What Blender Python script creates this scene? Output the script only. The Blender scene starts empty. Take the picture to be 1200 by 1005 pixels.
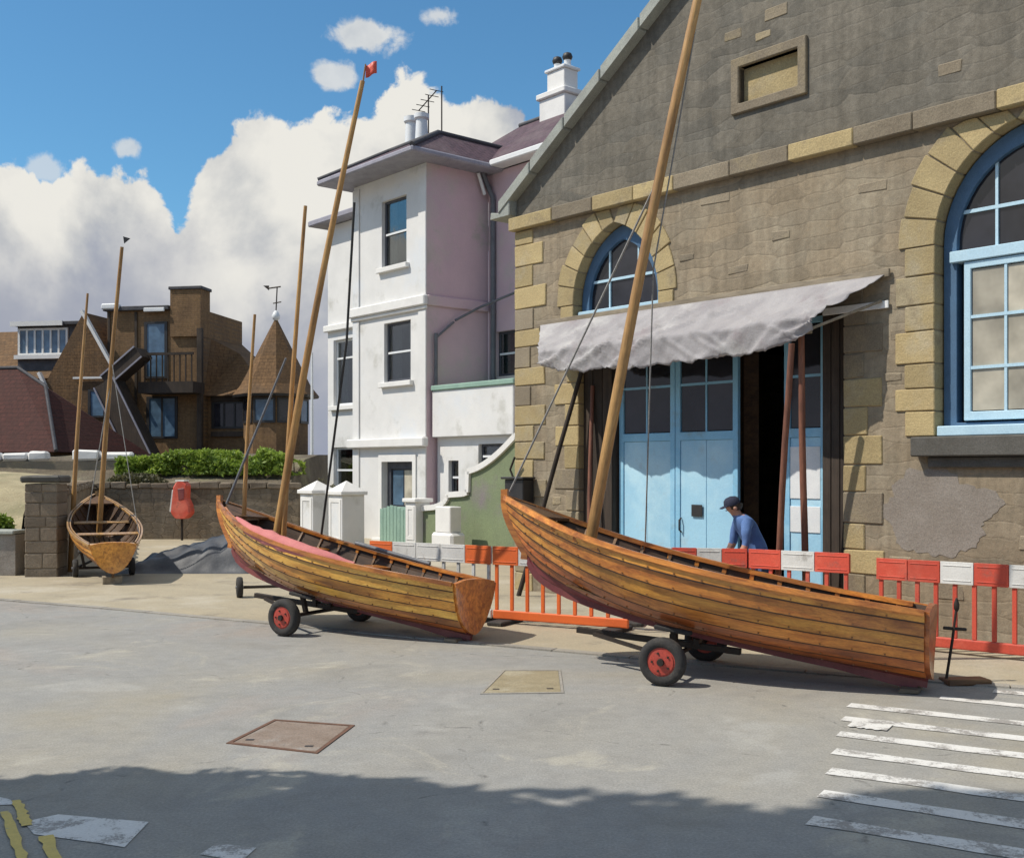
import bpy, bmesh, math, random
from mathutils import Vector, Matrix, noise as mnoise
from mathutils.geometry import tessellate_polygon

R = math.radians
random.seed(7)
scene = bpy.context.scene
COL = scene.collection

# ------------------------------------------------------------------ camera
cam_d = bpy.data.cameras.new('camera')
cam = bpy.data.objects.new('camera', cam_d)
COL.objects.link(cam)
cam.location = (0, 0, 2.0)
cam.rotation_euler = (R(90), 0, 0)
cam_d.sensor_width = 36.0
cam_d.lens = 36.0 * 1300 / 1200
cam_d.shift_y = 47.5 / 1200
cam_d.clip_start = 0.1
cam_d.clip_end = 6000
scene.camera = cam

# ------------------------------------------------------------------ light
SUN_AZ = Vector((-0.985, -0.172))
SUN_EL = R(52)
sun_dir = Vector((SUN_AZ.x * math.cos(SUN_EL), SUN_AZ.y * math.cos(SUN_EL), math.sin(SUN_EL)))
sd = bpy.data.lights.new('sun', 'SUN')
sd.energy = 3.7
sd.angle = R(0.5)
sd.color = (1.0, 0.93, 0.82)
so = bpy.data.objects.new('sun', sd)
COL.objects.link(so)
so.location = (-20, -5, 30)
so.rotation_euler = (-sun_dir).to_track_quat('-Z', 'Y').to_euler()

scene.view_settings.view_transform = 'Standard'
scene.view_settings.look = 'None'
scene.view_settings.gamma = 1.0
scene.view_settings.use_curve_mapping = False
scene.view_settings.exposure = 0.27


class NT:
    """small helper round a node tree"""
    def __init__(s, tree):
        s.t = tree
    def n(s, kind, **kw):
        nd = s.t.nodes.new(kind)
        for k, v in kw.items():
            setattr(nd, k, v)
        return nd
    def l(s, a, b):
        s.t.links.new(a, b)
    def val(s, sock, v):
        if hasattr(v, 'node') or isinstance(v, bpy.types.NodeSocket):
            s.l(v, sock)
        else:
            sock.default_value = v
    def m(s, op, a, b=None, c=None, clamp=False):
        nd = s.n('ShaderNodeMath', operation=op, use_clamp=clamp)
        s.val(nd.inputs[0], a)
        if b is not None:
            s.val(nd.inputs[1], b)
        if c is not None:
            s.val(nd.inputs[2], c)
        return nd.outputs[0]
    def noise(s, vec, scale, detail=5, rough=.55, dist=0.0):
        nd = s.n('ShaderNodeTexNoise')
        if vec is not None:
            s.l(vec, nd.inputs['Vector'])
        nd.inputs['Scale'].default_value = scale
        nd.inputs['Detail'].default_value = detail
        nd.inputs['Roughness'].default_value = rough
        nd.inputs['Distortion'].default_value = dist
        return nd.outputs[0]
    def ramp(s, fac, stops, interp='LINEAR'):
        nd = s.n('ShaderNodeValToRGB')
        cr = nd.color_ramp
        cr.interpolation = interp
        while len(cr.elements) < len(stops):
            cr.elements.new(0.5)
        for e, (p, c) in zip(cr.elements, stops):
            e.position = p
            e.color = (*c, 1) if len(c) == 3 else c
        s.l(fac, nd.inputs[0])
        return nd.outputs[0]
    def mix(s, fac, a, b, blend='MIX'):
        nd = s.n('ShaderNodeMix', data_type='RGBA', blend_type=blend)
        s.val(nd.inputs[0], fac)
        for i, v in ((6, a), (7, b)):
            if isinstance(v, (tuple, list)):
                nd.inputs[i].default_value = (*v, 1) if len(v) == 3 else v
            else:
                s.l(v, nd.inputs[i])
        return nd.outputs[2]
    def mapr(s, v, a, b, c, d, smooth=False):
        nd = s.n('ShaderNodeMapRange')
        if smooth:
            nd.interpolation_type = 'SMOOTHSTEP'
        s.val(nd.inputs[0], v)
        for i, x in zip((1, 2, 3, 4), (a, b, c, d)):
            s.val(nd.inputs[i], x)
        return nd.outputs[0]


# ------------------------------------------------------------------ sky
world = bpy.data.worlds.new('World')
scene.world = world
world.use_nodes = True
wt = NT(world.node_tree)
for nd in list(world.node_tree.nodes):
    world.node_tree.nodes.remove(nd)
sky = wt.n('ShaderNodeTexSky')
sky.sky_type = 'NISHITA'
sky.sun_disc = False
sky.sun_elevation = SUN_EL
sky.sun_rotation = math.atan2(SUN_AZ.x, SUN_AZ.y) % (2 * math.pi)
sky.altitude = 0
sky.air_density = 1.0
sky.dust_density = 0.4
sky.ozone_density = 2.0
hs = wt.n('ShaderNodeHueSaturation')
hs.inputs['Saturation'].default_value = 1.04
hs.inputs['Value'].default_value = 1.0
wt.l(sky.outputs[0], hs.inputs['Color'])
bg1 = wt.n('ShaderNodeBackground')
bg1.inputs['Strength'].default_value = 0.128
tint = wt.mix(1.0, hs.outputs[0], (.50, .80, .88), 'MULTIPLY')
wt.l(tint, bg1.inputs['Color'])
tc = wt.n('ShaderNodeTexCoord')
vec = tc.outputs['Generated']
sx = wt.n('ShaderNodeSeparateXYZ')
wt.l(vec, sx.inputs[0])
az = wt.m('MULTIPLY', wt.m('ARCTAN2', sx.outputs[0], sx.outputs[1]), 180 / math.pi)     # 0 ahead, + to the right
el = wt.m('MULTIPLY', wt.m('ARCSINE', sx.outputs[2]), 180 / math.pi)
n_big = wt.noise(vec, 7.0, 12, .55, .15)
n_fine = wt.noise(vec, 22.0, 8, .6, .3)
# height of the cumulus bank (degrees) over the azimuth (0..1 is -180..180 degrees)
def P(azd):
    return (azd + 180) / 360
tops = [(-180, 12), (-120, 15), (-70, 12), (-38, 13), (-26.5, 13.6), (-24, 14.4), (-22.2, 13.0), (-20.5, 15.6), (-18.3, 14.6), (-17.2, 12.4),
        (-15.9, 13.0), (-15.0, 17.0), (-13.2, 18.2), (-11.2, 17.6), (-9.3, 17.4), (-7.6, 18.0), (-5.5, 20.6), (-3.0, 19.0),
        (0.0, 19.6), (3, 16), (8, 14), (20, 12), (45, 14), (90, 11), (140, 14), (180, 12)]
azn = wt.m('DIVIDE', wt.m('ADD', az, 180), 360)
top = wt.m('MULTIPLY', wt.ramp(azn, [(P(a), (t / 30,) * 3) for a, t in tops]), 30)
fluff = wt.m('ADD', wt.m('MULTIPLY', wt.m('SUBTRACT', n_big, .5), 9.0), wt.m('MULTIPLY', wt.m('SUBTRACT', n_fine, .5), 4.0))
d_bank = wt.m('SUBTRACT', wt.m('ADD', top, fluff), el)
m_bank = wt.mapr(d_bank, -0.05, 0.42, 0, 1, True)
# small fair-weather puffs
def puff(a0, e0, ra, re, k=1.0):
    da = wt.m('DIVIDE', wt.m('SUBTRACT', az, a0), ra)
    de = wt.m('DIVIDE', wt.m('SUBTRACT', el, e0), re)
    r2 = wt.m('ADD', wt.m('MULTIPLY', da, da), wt.m('MULTIPLY', de, de))
    v = wt.m('SUBTRACT', 1.0, wt.m('SQRT', r2))
    v = wt.m('ADD', v, wt.m('MULTIPLY', wt.m('SUBTRACT', n_fine, .5), 2.6))
    return wt.m('MULTIPLY', wt.mapr(v, 0.0, 0.45, 0, 1, True), k)
mask = m_bank
for a in [(-7.4, 21.3, 2.2, 0.9, .8), (-3.8, 22.2, 1.2, .6, .7), (-9.2, 19.3, 1.3, .8, .75), (-22.9, 13.9, 1.2, .8, .55), (-19.2, 15.2, .8, .6, .7)]:
    mask = wt.m('MAXIMUM', mask, puff(*a))
# broken cloud added above the view, all round, to whiten the fill light
n_hi = wt.noise(vec, 3.4, 9, .58, .2)
hi = wt.mapr(n_hi, .455, .56, 0, .95, True)
hi = wt.m('MULTIPLY', hi, wt.mapr(el, 26, 36, 0, 1, True))
mask = wt.m('MAXIMUM', mask, hi)
# light and dark inside the cloud: lit from the left and above, lilac-grey lower down
vo = wt.n('ShaderNodeVectorMath', operation='ADD')
wt.l(vec, vo.inputs[0])
vo.inputs[1].default_value = (-0.035, -0.005, 0.05)
n_off = wt.noise(vo.outputs[0], 7.0, 12, .55, .15)
relief = wt.m('MULTIPLY', wt.m('SUBTRACT', n_big, n_off), 3.0)
depth = wt.mapr(wt.m('MAXIMUM', d_bank, 1.5), 0.5, 10.0, .98, .42)
lum = wt.m('ADD', depth, relief, clamp=True)
ccol = wt.ramp(lum, [(0.0, (.26, .30, .42)), (.3, (.42, .45, .52)), (.55, (.62, .63, .63)), (.8, (.80, .79, .75)), (1.0, (.89, .87, .81))])
lowf = wt.m('MULTIPLY', wt.mapr(wt.m('ADD', el, wt.m('MULTIPLY', wt.m('SUBTRACT', n_big, .5), 14.0)), 12.5, 6.0, 0, .85, True), 1.0)
ccol = wt.mix(lowf, ccol, (.36, .385, .47))
bg2 = wt.n('ShaderNodeBackground')
bg2.inputs['Strength'].default_value = 0.78
wt.l(ccol, bg2.inputs['Color'])
mx = wt.n('ShaderNodeMixShader')
wt.l(mask, mx.inputs[0])
wt.l(bg1.outputs[0], mx.inputs[1])
wt.l(bg2.outputs[0], mx.inputs[2])
wo = wt.n('ShaderNodeOutputWorld')
wt.l(mx.outputs[0], wo.inputs[0])


# ------------------------------------------------------------------ materials
def srgb(r, g, b, k=1.0):
    def f(c):
        c /= 255
        return (c / 12.92 if c <= .04045 else ((c + .055) / 1.055) ** 2.4) * k
    return (f(r), f(g), f(b))


def base_mat(name):
    m = bpy.data.materials.new(name)
    m.use_nodes = True
    t = NT(m.node_tree)
    b = m.node_tree.nodes['Principled BSDF']
    return m, t, b


def mat(name, c1, c2=None, c3=None, scale=3.0, rough=.75, bump=.15, bscale=30.0, bdist=.02, stretch=None, rnd=0.0,
        metal=0.0, spec=.5, sheen=0.0, fine=.25, fscale=60.0, coat=0.0, patch=.55, dirt=None, dscale=1.2):
    """mottled colour: c1 with patches of c2 (and of c3 at a larger scale), a fine grain, a bump and a per-object shift"""
    m, t, b = base_mat(name)
    tcd = t.n('ShaderNodeTexCoord')
    v = tcd.outputs['Object']
    info = t.n('ShaderNodeObjectInfo')
    off = t.n('ShaderNodeVectorMath', operation='ADD')
    t.l(v, off.inputs[0])
    rs = t.n('ShaderNodeVectorMath', operation='SCALE')
    t.l(info.outputs['Location'], rs.inputs[0])
    rs.inputs['Scale'].default_value = 0.37
    t.l(rs.outputs[0], off.inputs[1])
    v = off.outputs[0]
    if stretch:
        mp = t.n('ShaderNodeMapping')
        mp.inputs['Scale'].default_value = stretch
        t.l(v, mp.inputs[0])
        v = mp.outputs[0]
    c2 = c2 or tuple(x * .75 for x in c1)
    n1 = t.noise(v, scale, 7, .6)
    col = t.ramp(n1, [(.5 - .5 * (1 - patch), c1), (.5 + .42 * (1 - patch), c2)])
    if c3:
        n3 = t.noise(v, scale * .33, 6, .65)
        f3 = t.mapr(n3, .5, .66, 0, 1, True)
        col = t.mix(f3, col, c3)
    if dirt:
        n4 = t.noise(v, dscale, 8, .68)
        f4 = t.mapr(n4, .54, .70, 0, .75, True)
        col = t.mix(f4, col, dirt)
    nf = t.noise(v, fscale, 4, .7)
    g = t.mapr(nf, .3, .7, 1 - fine, 1 + fine)
    if rnd:
        rr = t.mapr(info.outputs['Random'], 0, 1, 1 - rnd, 1 + rnd)
        g = t.m('MULTIPLY', g, rr)
    gm = t.n('ShaderNodeVectorMath', operation='SCALE')
    t.l(col, gm.inputs[0])
    t.l(g, gm.inputs['Scale'])
    t.l(gm.outputs[0], b.inputs['Base Color'])
    rv = t.mapr(n1, .3, .7, max(rough - .1, .02), min(rough + .1, 1))
    t.l(rv, b.inputs['Roughness'])
    b.inputs['Metallic'].default_value = metal
    b.inputs['Specular IOR Level'].default_value = spec
    b.inputs['Coat Weight'].default_value = coat
    b.inputs['Coat Roughness'].default_value = .15
    if bump:
        bn = t.noise(v, bscale, 6, .65)
        bp = t.n('ShaderNodeBump')
        bp.inputs['Strength'].default_value = bump
        bp.inputs['Distance'].default_value = bdist
        t.l(bn, bp.inputs['Height'])
        t.l(bp.outputs[0], b.inputs['Normal'])
    return m


def course_mat(name, c1, c2, mortar, bw, bh, scale=1.0, msize=.012, rough=.85, bump=.5, axis='xz', patches=None, contrast=1.0, offset=.5, wob=.02):
    """coursed masonry / tiling for surfaces too far off or too worn to tell the pieces apart"""
    m, t, b = base_mat(name)
    tcd = t.n('ShaderNodeTexCoord')
    sp = t.n('ShaderNodeSeparateXYZ')
    t.l(tcd.outputs['Object'], sp.inputs[0])
    wn = t.noise(tcd.outputs['Object'], 2.3, 4)
    w = t.m('MULTIPLY', t.m('SUBTRACT', wn, .5), wob * 4)
    cb = t.n('ShaderNodeCombineXYZ')
    h = {'x': sp.outputs[0], 'y': sp.outputs[1], 'z': sp.outputs[2]}
    t.l(t.m('ADD', h[axis[0]], w), cb.inputs[0])
    t.l(t.m('ADD', h[axis[1]], w), cb.inputs[1])
    br = t.n('ShaderNodeTexBrick')
    br.offset = offset
    t.l(cb.outputs[0], br.inputs['Vector'])
    br.inputs['Color1'].default_value = (*c1, 1)
    br.inputs['Color2'].default_value = (*c2, 1)
    br.inputs['Mortar'].default_value = (*mortar, 1)
    br.inputs['Scale'].default_value = scale
    br.inputs['Mortar Size'].default_value = msize
    br.inputs['Mortar Smooth'].default_value = .6
    br.inputs['Bias'].default_value = 0
    br.inputs['Brick Width'].default_value = bw
    br.inputs['Row Height'].default_value = bh
    col = br.outputs['Color']
    n1 = t.noise(tcd.outputs['Object'], .8, 8, .65)
    if patches:
        f = t.mapr(n1, .46, .62, 0, .8, True)
        col = t.mix(f, col, patches)
    n2 = t.noise(tcd.outputs['Object'], 9, 6, .7)
    g = t.mapr(n2, .3, .7, .72, 1.25)
    n3 = t.noise(tcd.outputs['Object'], 70, 3, .7)
    g = t.m('MULTIPLY', g, t.mapr(n3, .3, .7, .85, 1.15))
    # rain streaks
    mp = t.n('ShaderNodeMapping')
    mp.inputs['Scale'].default_value = (3.0, 3.0, .35)
    t.l(tcd.outputs['Object'], mp.inputs[0])
    n5 = t.noise(mp.outputs[0], 1.6, 5, .6)
    g = t.m('MULTIPLY', g, t.mapr(n5, .35, .65, .86, 1.1))
    gm = t.n('ShaderNodeVectorMath', operation='SCALE')
    t.l(col, gm.inputs[0])
    t.l(g, gm.inputs['Scale'])
    t.l(gm.outputs[0], b.inputs['Base Color'])
    b.inputs['Roughness'].default_value = rough
    b.inputs['Specular IOR Level'].default_value = .3
    hgt = t.m('ADD', t.m('MULTIPLY', br.outputs['Fac'], -1.0), t.m('MULTIPLY', n2, .9))
    bp = t.n('ShaderNodeBump')
    bp.inputs['Strength'].default_value = bump
    bp.inputs['Distance'].default_value = .03
    t.l(hgt, bp.inputs['Height'])
    t.l(bp.outputs[0], b.inputs['Normal'])
    return m


def rubble_mat(name, c1, c2, joint, sx, sz, axis='xz', bump=.4, stain=None, jw=.035, var=.16, line=.6):
    """random rubble: uneven cells with shallow joints"""
    m, t, b = base_mat(name)
    tcd = t.n('ShaderNodeTexCoord')
    sp = t.n('ShaderNodeSeparateXYZ')
    t.l(tcd.outputs['Object'], sp.inputs[0])
    h = {'x': sp.outputs[0], 'y': sp.outputs[1], 'z': sp.outputs[2]}
    nw = t.n('ShaderNodeTexNoise')
    nw.inputs['Scale'].default_value = 3.5; nw.inputs['Detail'].default_value = 5
    t.l(tcd.outputs['Object'], nw.inputs['Vector'])
    sw = t.n('ShaderNodeSeparateXYZ'); t.l(nw.outputs[1], sw.inputs[0])
    cb = t.n('ShaderNodeCombineXYZ')
    t.l(t.m('ADD', t.m('MULTIPLY', h[axis[0]], sx), t.m('MULTIPLY', t.m('SUBTRACT', sw.outputs[0], .5), .45)), cb.inputs[0])
    t.l(t.m('ADD', t.m('MULTIPLY', h[axis[1]], sz), t.m('MULTIPLY', t.m('SUBTRACT', sw.outputs[1], .5), .5)), cb.inputs[1])
    v1 = t.n('ShaderNodeTexVoronoi', feature='DISTANCE_TO_EDGE', voronoi_dimensions='2D')
    v2 = t.n('ShaderNodeTexVoronoi', feature='F1', voronoi_dimensions='2D')
    for v in (v1, v2):
        t.l(cb.outputs[0], v.inputs['Vector']); v.inputs['Scale'].default_value = 1.0; v.inputs['Randomness'].default_value = .68
    edge = t.mapr(v1.outputs['Distance'], 0, jw * 2, 0, 1, True)
    sc = t.n('ShaderNodeSeparateColor'); t.l(v2.outputs['Color'], sc.inputs[0])
    col = t.mix(sc.outputs[0], c1, c2)
    n1 = t.noise(tcd.outputs['Object'], .7, 8, .65)
    if stain:
        col = t.mix(t.mapr(n1, .46, .64, 0, .75, True), col, stain)
    col = t.mix(t.mapr(edge, 0, 1, line, 0), col, joint)
    n2 = t.noise(tcd.outputs['Object'], 11, 7, .72)
    n3 = t.noise(tcd.outputs['Object'], 75, 4, .75)
    mp = t.n('ShaderNodeMapping'); mp.inputs['Scale'].default_value = (3.0, 3.0, .3)
    t.l(tcd.outputs['Object'], mp.inputs[0])
    n5 = t.noise(mp.outputs[0], 1.7, 6, .62)
    g = t.m('MULTIPLY', t.mapr(n2, .3, .7, .80, 1.20), t.mapr(n3, .3, .7, .84, 1.16))
    g = t.m('MULTIPLY', g, t.mapr(n5, .35, .65, .82, 1.14))
    g = t.m('MULTIPLY', g, t.mapr(sc.outputs[1], 0, 1, 1 - var, 1 + var))
    gm = t.n('ShaderNodeVectorMath', operation='SCALE')
    t.l(col, gm.inputs[0]); t.l(g, gm.inputs['Scale'])
    t.l(gm.outputs[0], b.inputs['Base Color'])
    b.inputs['Roughness'].default_value = .9
    b.inputs['Specular IOR Level'].default_value = .25
    hh = t.m('ADD', t.m('MULTIPLY', edge, line), t.m('MULTIPLY', n2, 1.1))
    hh = t.m('ADD', hh, t.m('MULTIPLY', sc.outputs[2], .5))
    hh = t.m('ADD', hh, t.m('MULTIPLY', n3, .25))
    bp = t.n('ShaderNodeBump'); bp.inputs['Strength'].default_value = bump; bp.inputs['Distance'].default_value = .03
    t.l(hh, bp.inputs['Height']); t.l(bp.outputs[0], b.inputs['Normal'])
    return m


def leaf_mat(name, c1, c2):
    m, t, b = base_mat(name)
    tcd = t.n('ShaderNodeTexCoord')
    n1 = t.noise(tcd.outputs['Object'], 1.8, 5, .6)
    n2 = t.noise(tcd.outputs['Object'], 14, 3, .6)
    col = t.ramp(n1, [(.38, c1), (.62, c2)])
    gm = t.n('ShaderNodeVectorMath', operation='SCALE')
    t.l(col, gm.inputs[0]); t.l(t.mapr(n2, .3, .7, .6, 1.4), gm.inputs['Scale'])
    t.l(gm.outputs[0], b.inputs['Base Color'])
    b.inputs['Roughness'].default_value = .6
    tr = t.n('ShaderNodeBsdfTranslucent'); t.l(gm.outputs[0], tr.inputs['Color'])
    mx = t.n('ShaderNodeMixShader'); mx.inputs[0].default_value = .4
    out = m.node_tree.nodes['Material Output']
    t.l(b.outputs[0], mx.inputs[1]); t.l(tr.outputs[0], mx.inputs[2]); t.l(mx.outputs[0], out.inputs[0])
    return m


def clear_glass_mat(name):
    m, t, b = base_mat(name)
    gl = t.n('ShaderNodeBsdfGlossy'); gl.inputs['Roughness'].default_value = .03
    tcd = t.n('ShaderNodeTexCoord')
    bp = t.n('ShaderNodeBump'); bp.inputs['Strength'].default_value = .06; bp.inputs['Distance'].default_value = .03
    t.l(t.noise(tcd.outputs['Object'], 2.2, 2), bp.inputs['Height']); t.l(bp.outputs[0], gl.inputs['Normal'])
    tp = t.n('ShaderNodeBsdfTransparent'); tp.inputs['Color'].default_value = (.75, .80, .80, 1)
    lw = t.n('ShaderNodeLayerWeight'); lw.inputs['Blend'].default_value = .35
    mx = t.n('ShaderNodeMixShader'); t.l(t.mapr(lw.outputs['Fresnel'], 0, 1, .10, .9), mx.inputs[0])
    t.l(tp.outputs[0], mx.inputs[1]); t.l(gl.outputs[0], mx.inputs[2])
    t.l(mx.outputs[0], m.node_tree.nodes['Material Output'].inputs[0])
    return m


def glass_mat(name, tint, rough=.06):
    m, t, b = base_mat(name)
    tcd = t.n('ShaderNodeTexCoord')
    info = t.n('ShaderNodeObjectInfo')
    n1 = t.noise(tcd.outputs['Object'], 2.5, 3)
    k = t.m('MULTIPLY', t.mapr(n1, .3, .7, .7, 1.3), t.mapr(info.outputs['Random'], 0, 1, .75, 1.3))
    gm = t.n('ShaderNodeVectorMath', operation='SCALE')
    gm.inputs[0].default_value = tint
    t.l(k, gm.inputs['Scale'])
    t.l(gm.outputs[0], b.inputs['Base Color'])
    b.inputs['Roughness'].default_value = rough
    b.inputs['Specular IOR Level'].default_value = .6
    bp = t.n('ShaderNodeBump')
    bp.inputs['Strength'].default_value = .05
    bp.inputs['Distance'].default_value = .02
    t.l(t.noise(tcd.outputs['Object'], 3.0, 2), bp.inputs['Height'])
    t.l(bp.outputs[0], b.inputs['Normal'])
    return m


def wood_mat(name, light, mid, dark, rough=.28, coat=.6, stretch=(.7, 9, 9), scale=1.6, rnd=.2, grime=.5):
    """varnished or bare timber with the grain along local x"""
    m, t, b = base_mat(name)
    tcd = t.n('ShaderNodeTexCoord')
    info = t.n('ShaderNodeObjectInfo')
    ad = t.n('ShaderNodeVectorMath', operation='ADD')
    t.l(tcd.outputs['Object'], ad.inputs[0])
    cr = t.n('ShaderNodeCombineXYZ')
    t.l(t.m('MULTIPLY', info.outputs['Random'], 17.0), cr.inputs[0])
    t.l(t.m('MULTIPLY', info.outputs['Random'], 5.0), cr.inputs[2])
    t.l(cr.outputs[0], ad.inputs[1])
    mp = t.n('ShaderNodeMapping')
    mp.inputs['Scale'].default_value = stretch
    t.l(ad.outputs[0], mp.inputs[0])
    n1 = t.noise(mp.outputs[0], scale, 8, .62, .4)
    n2 = t.noise(ad.outputs[0], 1.1, 5, .6)
    mp2 = t.n('ShaderNodeMapping')
    mp2.inputs['Scale'].default_value = tuple(x * 5 for x in stretch)
    t.l(ad.outputs[0], mp2.inputs[0])
    n3 = t.noise(mp2.outputs[0], scale * 1.4, 5, .7)
    col = t.ramp(n1, [(.22, dark), (.42, mid), (.60, light)])
    f = t.mapr(n2, .42, .66, 0, grime, True)
    col = t.mix(f, col, dark)
    g = t.m('MULTIPLY', t.mapr(n3, .3, .7, .72, 1.22), t.mapr(info.outputs['Random'], 0, 1, 1 - rnd, 1 + rnd))
    gm = t.n('ShaderNodeVectorMath', operation='SCALE')
    t.l(col, gm.inputs[0])
    t.l(g, gm.inputs['Scale'])
    t.l(gm.outputs[0], b.inputs['Base Color'])
    t.l(t.mapr(n2, .3, .7, rough, min(rough + .25, 1)), b.inputs['Roughness'])
    b.inputs['Coat Weight'].default_value = coat
    b.inputs['Coat Roughness'].default_value = .2
    bp = t.n('ShaderNodeBump')
    bp.inputs['Strength'].default_value = .18
    bp.inputs['Distance'].default_value = .006
    t.l(n3, bp.inputs['Height'])
    t.l(bp.outputs[0], b.inputs['Normal'])
    return m


def road_mat():
    m, t, b = base_mat('worn_asphalt')
    tcd = t.n('ShaderNodeTexCoord')
    v = tcd.outputs['Object']
    n0 = t.noise(v, .22, 6, .6, .6)
    n1 = t.noise(v, .9, 8, .62, .5)
    n2 = t.noise(v, 55, 4, .75)
    n3 = t.noise(v, 6, 7, .7)
    col = t.ramp(n0, [(.34, (.318, .292, .235)), (.45, (.305, .293, .262)), (.55, (.282, .280, .268)), (.66, (.320, .285, .252))])
    f = t.mapr(n1, .50, .68, 0, .55, True)
    col = t.mix(f, col, (.235, .228, .21))
    f = t.mapr(n1, .42, .30, 0, .5, True)
    col = t.mix(f, col, (.38, .375, .35))
    vo = t.n('ShaderNodeTexVoronoi', feature='DISTANCE_TO_EDGE')
    wv = t.n('ShaderNodeVectorMath', operation='ADD')
    t.l(v, wv.inputs[0])
    nn = t.n('ShaderNodeTexNoise')
    nn.inputs['Scale'].default_value = 1.4
    t.l(v, nn.inputs['Vector'])
    t.l(nn.outputs[1], wv.inputs[1])
    t.l(wv.outputs[0], vo.inputs['Vector'])
    vo.inputs['Scale'].default_value = .33
    n6 = t.noise(v, .55, 9, .7, 1.2)
    col = t.mix(t.mapr(n6, .55, .66, 0, .6, True), col, (.42, .395, .33))
    n7 = t.noise(v, .8, 6, .7, .4)
    col = t.mix(t.mapr(n7, .62, .72, 0, .5, True), col, (.15, .145, .14))
    n8 = t.noise(v, 140, 2, .6)
    col = t.mix(t.mapr(n8, .60, .70, 0, .45), col, (.50, .49, .46))
    crack = t.mapr(vo.outputs['Distance'], 0, .010, 1, 0)
    crack = t.m('MULTIPLY', crack, t.mapr(n3, .5, .62, 0, .75))
    col = t.mix(crack, col, (.10, .095, .09))
    g = t.m('MULTIPLY', t.mapr(n2, .3, .7, .78, 1.2), t.mapr(n3, .3, .7, .9, 1.08))
    gm = t.n('ShaderNodeVectorMath', operation='SCALE')
    t.l(col, gm.inputs[0])
    t.l(g, gm.inputs['Scale'])
    t.l(gm.outputs[0], b.inputs['Base Color'])
    b.inputs['Roughness'].default_value = .88
    b.inputs['Specular IOR Level'].default_value = .25
    bp = t.n('ShaderNodeBump')
    bp.inputs['Strength'].default_value = .45
    bp.inputs['Distance'].default_value = .012
    t.l(t.m('ADD', n2, t.m('MULTIPLY', crack, -1.0)), bp.inputs['Height'])
    t.l(bp.outputs[0], b.inputs['Normal'])
    return m


def paint_mat(name, c, under, keep=.5):
    """road paint worn through to what is under it"""
    m, t, b = base_mat(name)
    tcd = t.n('ShaderNodeTexCoord')
    v = tcd.outputs['Object']
    n1 = t.noise(v, 3.0, 9, .72, .3)
    n2 = t.noise(v, 48, 4, .75)
    s_ = t.m('ADD', t.m('MULTIPLY', n1, .65), t.m('MULTIPLY', n2, .35))
    f = t.mapr(s_, keep - .02, keep + .05, 1, 0, True)
    col = t.mix(f, under, c)
    g = t.mapr(n2, .3, .7, .85, 1.1)
    gm = t.n('ShaderNodeVectorMath', operation='SCALE')
    t.l(col, gm.inputs[0])
    t.l(g, gm.inputs['Scale'])
    t.l(gm.outputs[0], b.inputs['Base Color'])
    b.inputs['Roughness'].default_value = .7
    bp = t.n('ShaderNodeBump')
    bp.inputs['Strength'].default_value = .35
    bp.inputs['Distance'].default_value = .008
    t.l(n2, bp.inputs['Height'])
    t.l(bp.outputs[0], b.inputs['Normal'])
    return m


M = {}
M['road'] = road_mat()
M['pavement'] = mat('pale_pavement', (.40, .34, .235), (.32, .28, .205), (.43, .385, .30), scale=1.2, rough=.9, bump=.4, bscale=45, bdist=.01, fine=.2, dirt=(.17, .15, .12), dscale=.9)
M['kerb'] = mat('kerb_concrete', (.32, .30, .26), (.24, .22, .19), scale=4, rough=.9, bump=.4, rnd=.15)
M['earth'] = mat('bank_earth', (.16, .13, .09), (.10, .08, .055), (.20, .18, .11), scale=1.5, rough=.95, bump=.9, bscale=8, bdist=.1)
M['sandbank'] = mat('sandy_bank', (.42, .36, .22), (.30, .25, .15), (.24, .215, .12), scale=1.5, rough=.95, bump=.7, bscale=8, bdist=.08)
M['rubble_low'] = rubble_mat('brown_rubble_wall', (.282, .226, .155), (.245, .202, .145), (.222, .182, .130), 1.9, 5.6, bump=.36, stain=(.300, .258, .190), jw=.05, var=.13, line=.28)
M['rubble_high'] = rubble_mat('grey_rubble_gable', (.172, .154, .124), (.138, .128, .108), (.138, .126, .106), 1.9, 5.6, bump=.33, stain=(.188, .168, .136), jw=.05, var=.12, line=.24)
M['ashlar'] = mat('ochre_ashlar', (.43, .335, .165), (.35, .27, .14), (.40, .335, .215), scale=2.6, rough=.85, bump=.5, bscale=22, bdist=.02, rnd=.16, dirt=(.235, .185, .115), dscale=1.7)
M['ashlar_grey'] = mat('grey_stone', (.255, .21, .145), (.205, .168, .12), (.31, .25, .15), scale=2.6, rough=.85, bump=.5, bscale=22, bdist=.02, rnd=.2)
M['coping'] = mat('pale_coping_stone', (.36, .38, .34), (.28, .29, .27), scale=3, rough=.85, bump=.4, rnd=.12)
M['brown_stone'] = mat('brown_wall_stone', (.22, .175, .125), (.175, .138, .10), (.25, .205, .15), scale=2.6, rough=.9, bump=.6, bscale=20, bdist=.02, rnd=.22, dirt=(.13, .11, .085), dscale=2.0)
M['plaster'] = mat('grey_render', (.265, .235, .205), (.215, .185, .155), (.31, .285, .255), scale=2.5, rough=.9, bump=.5, bscale=16)
M['sill_stone'] = mat('dark_sill_stone', (.10, .095, .085), (.075, .07, .06), scale=4, rough=.8, bump=.3)
M['slate'] = course_mat('purple_roof_tiles', (.115, .070, .088), (.085, .055, .072), (.05, .035, .045), .30, .17, msize=.012, axis='xy', patches=(.13, .095, .105), rough=.75)
M['slate_dark'] = mat('dark_slate', (.075, .072, .08), (.05, .05, .055), scale=4, rough=.7, bump=.4, bscale=12)
M['gutter'] = mat('lilac_grey_paint', (.34, .33, .38), (.25, .245, .29), scale=3, rough=.6, bump=.1)
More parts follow.
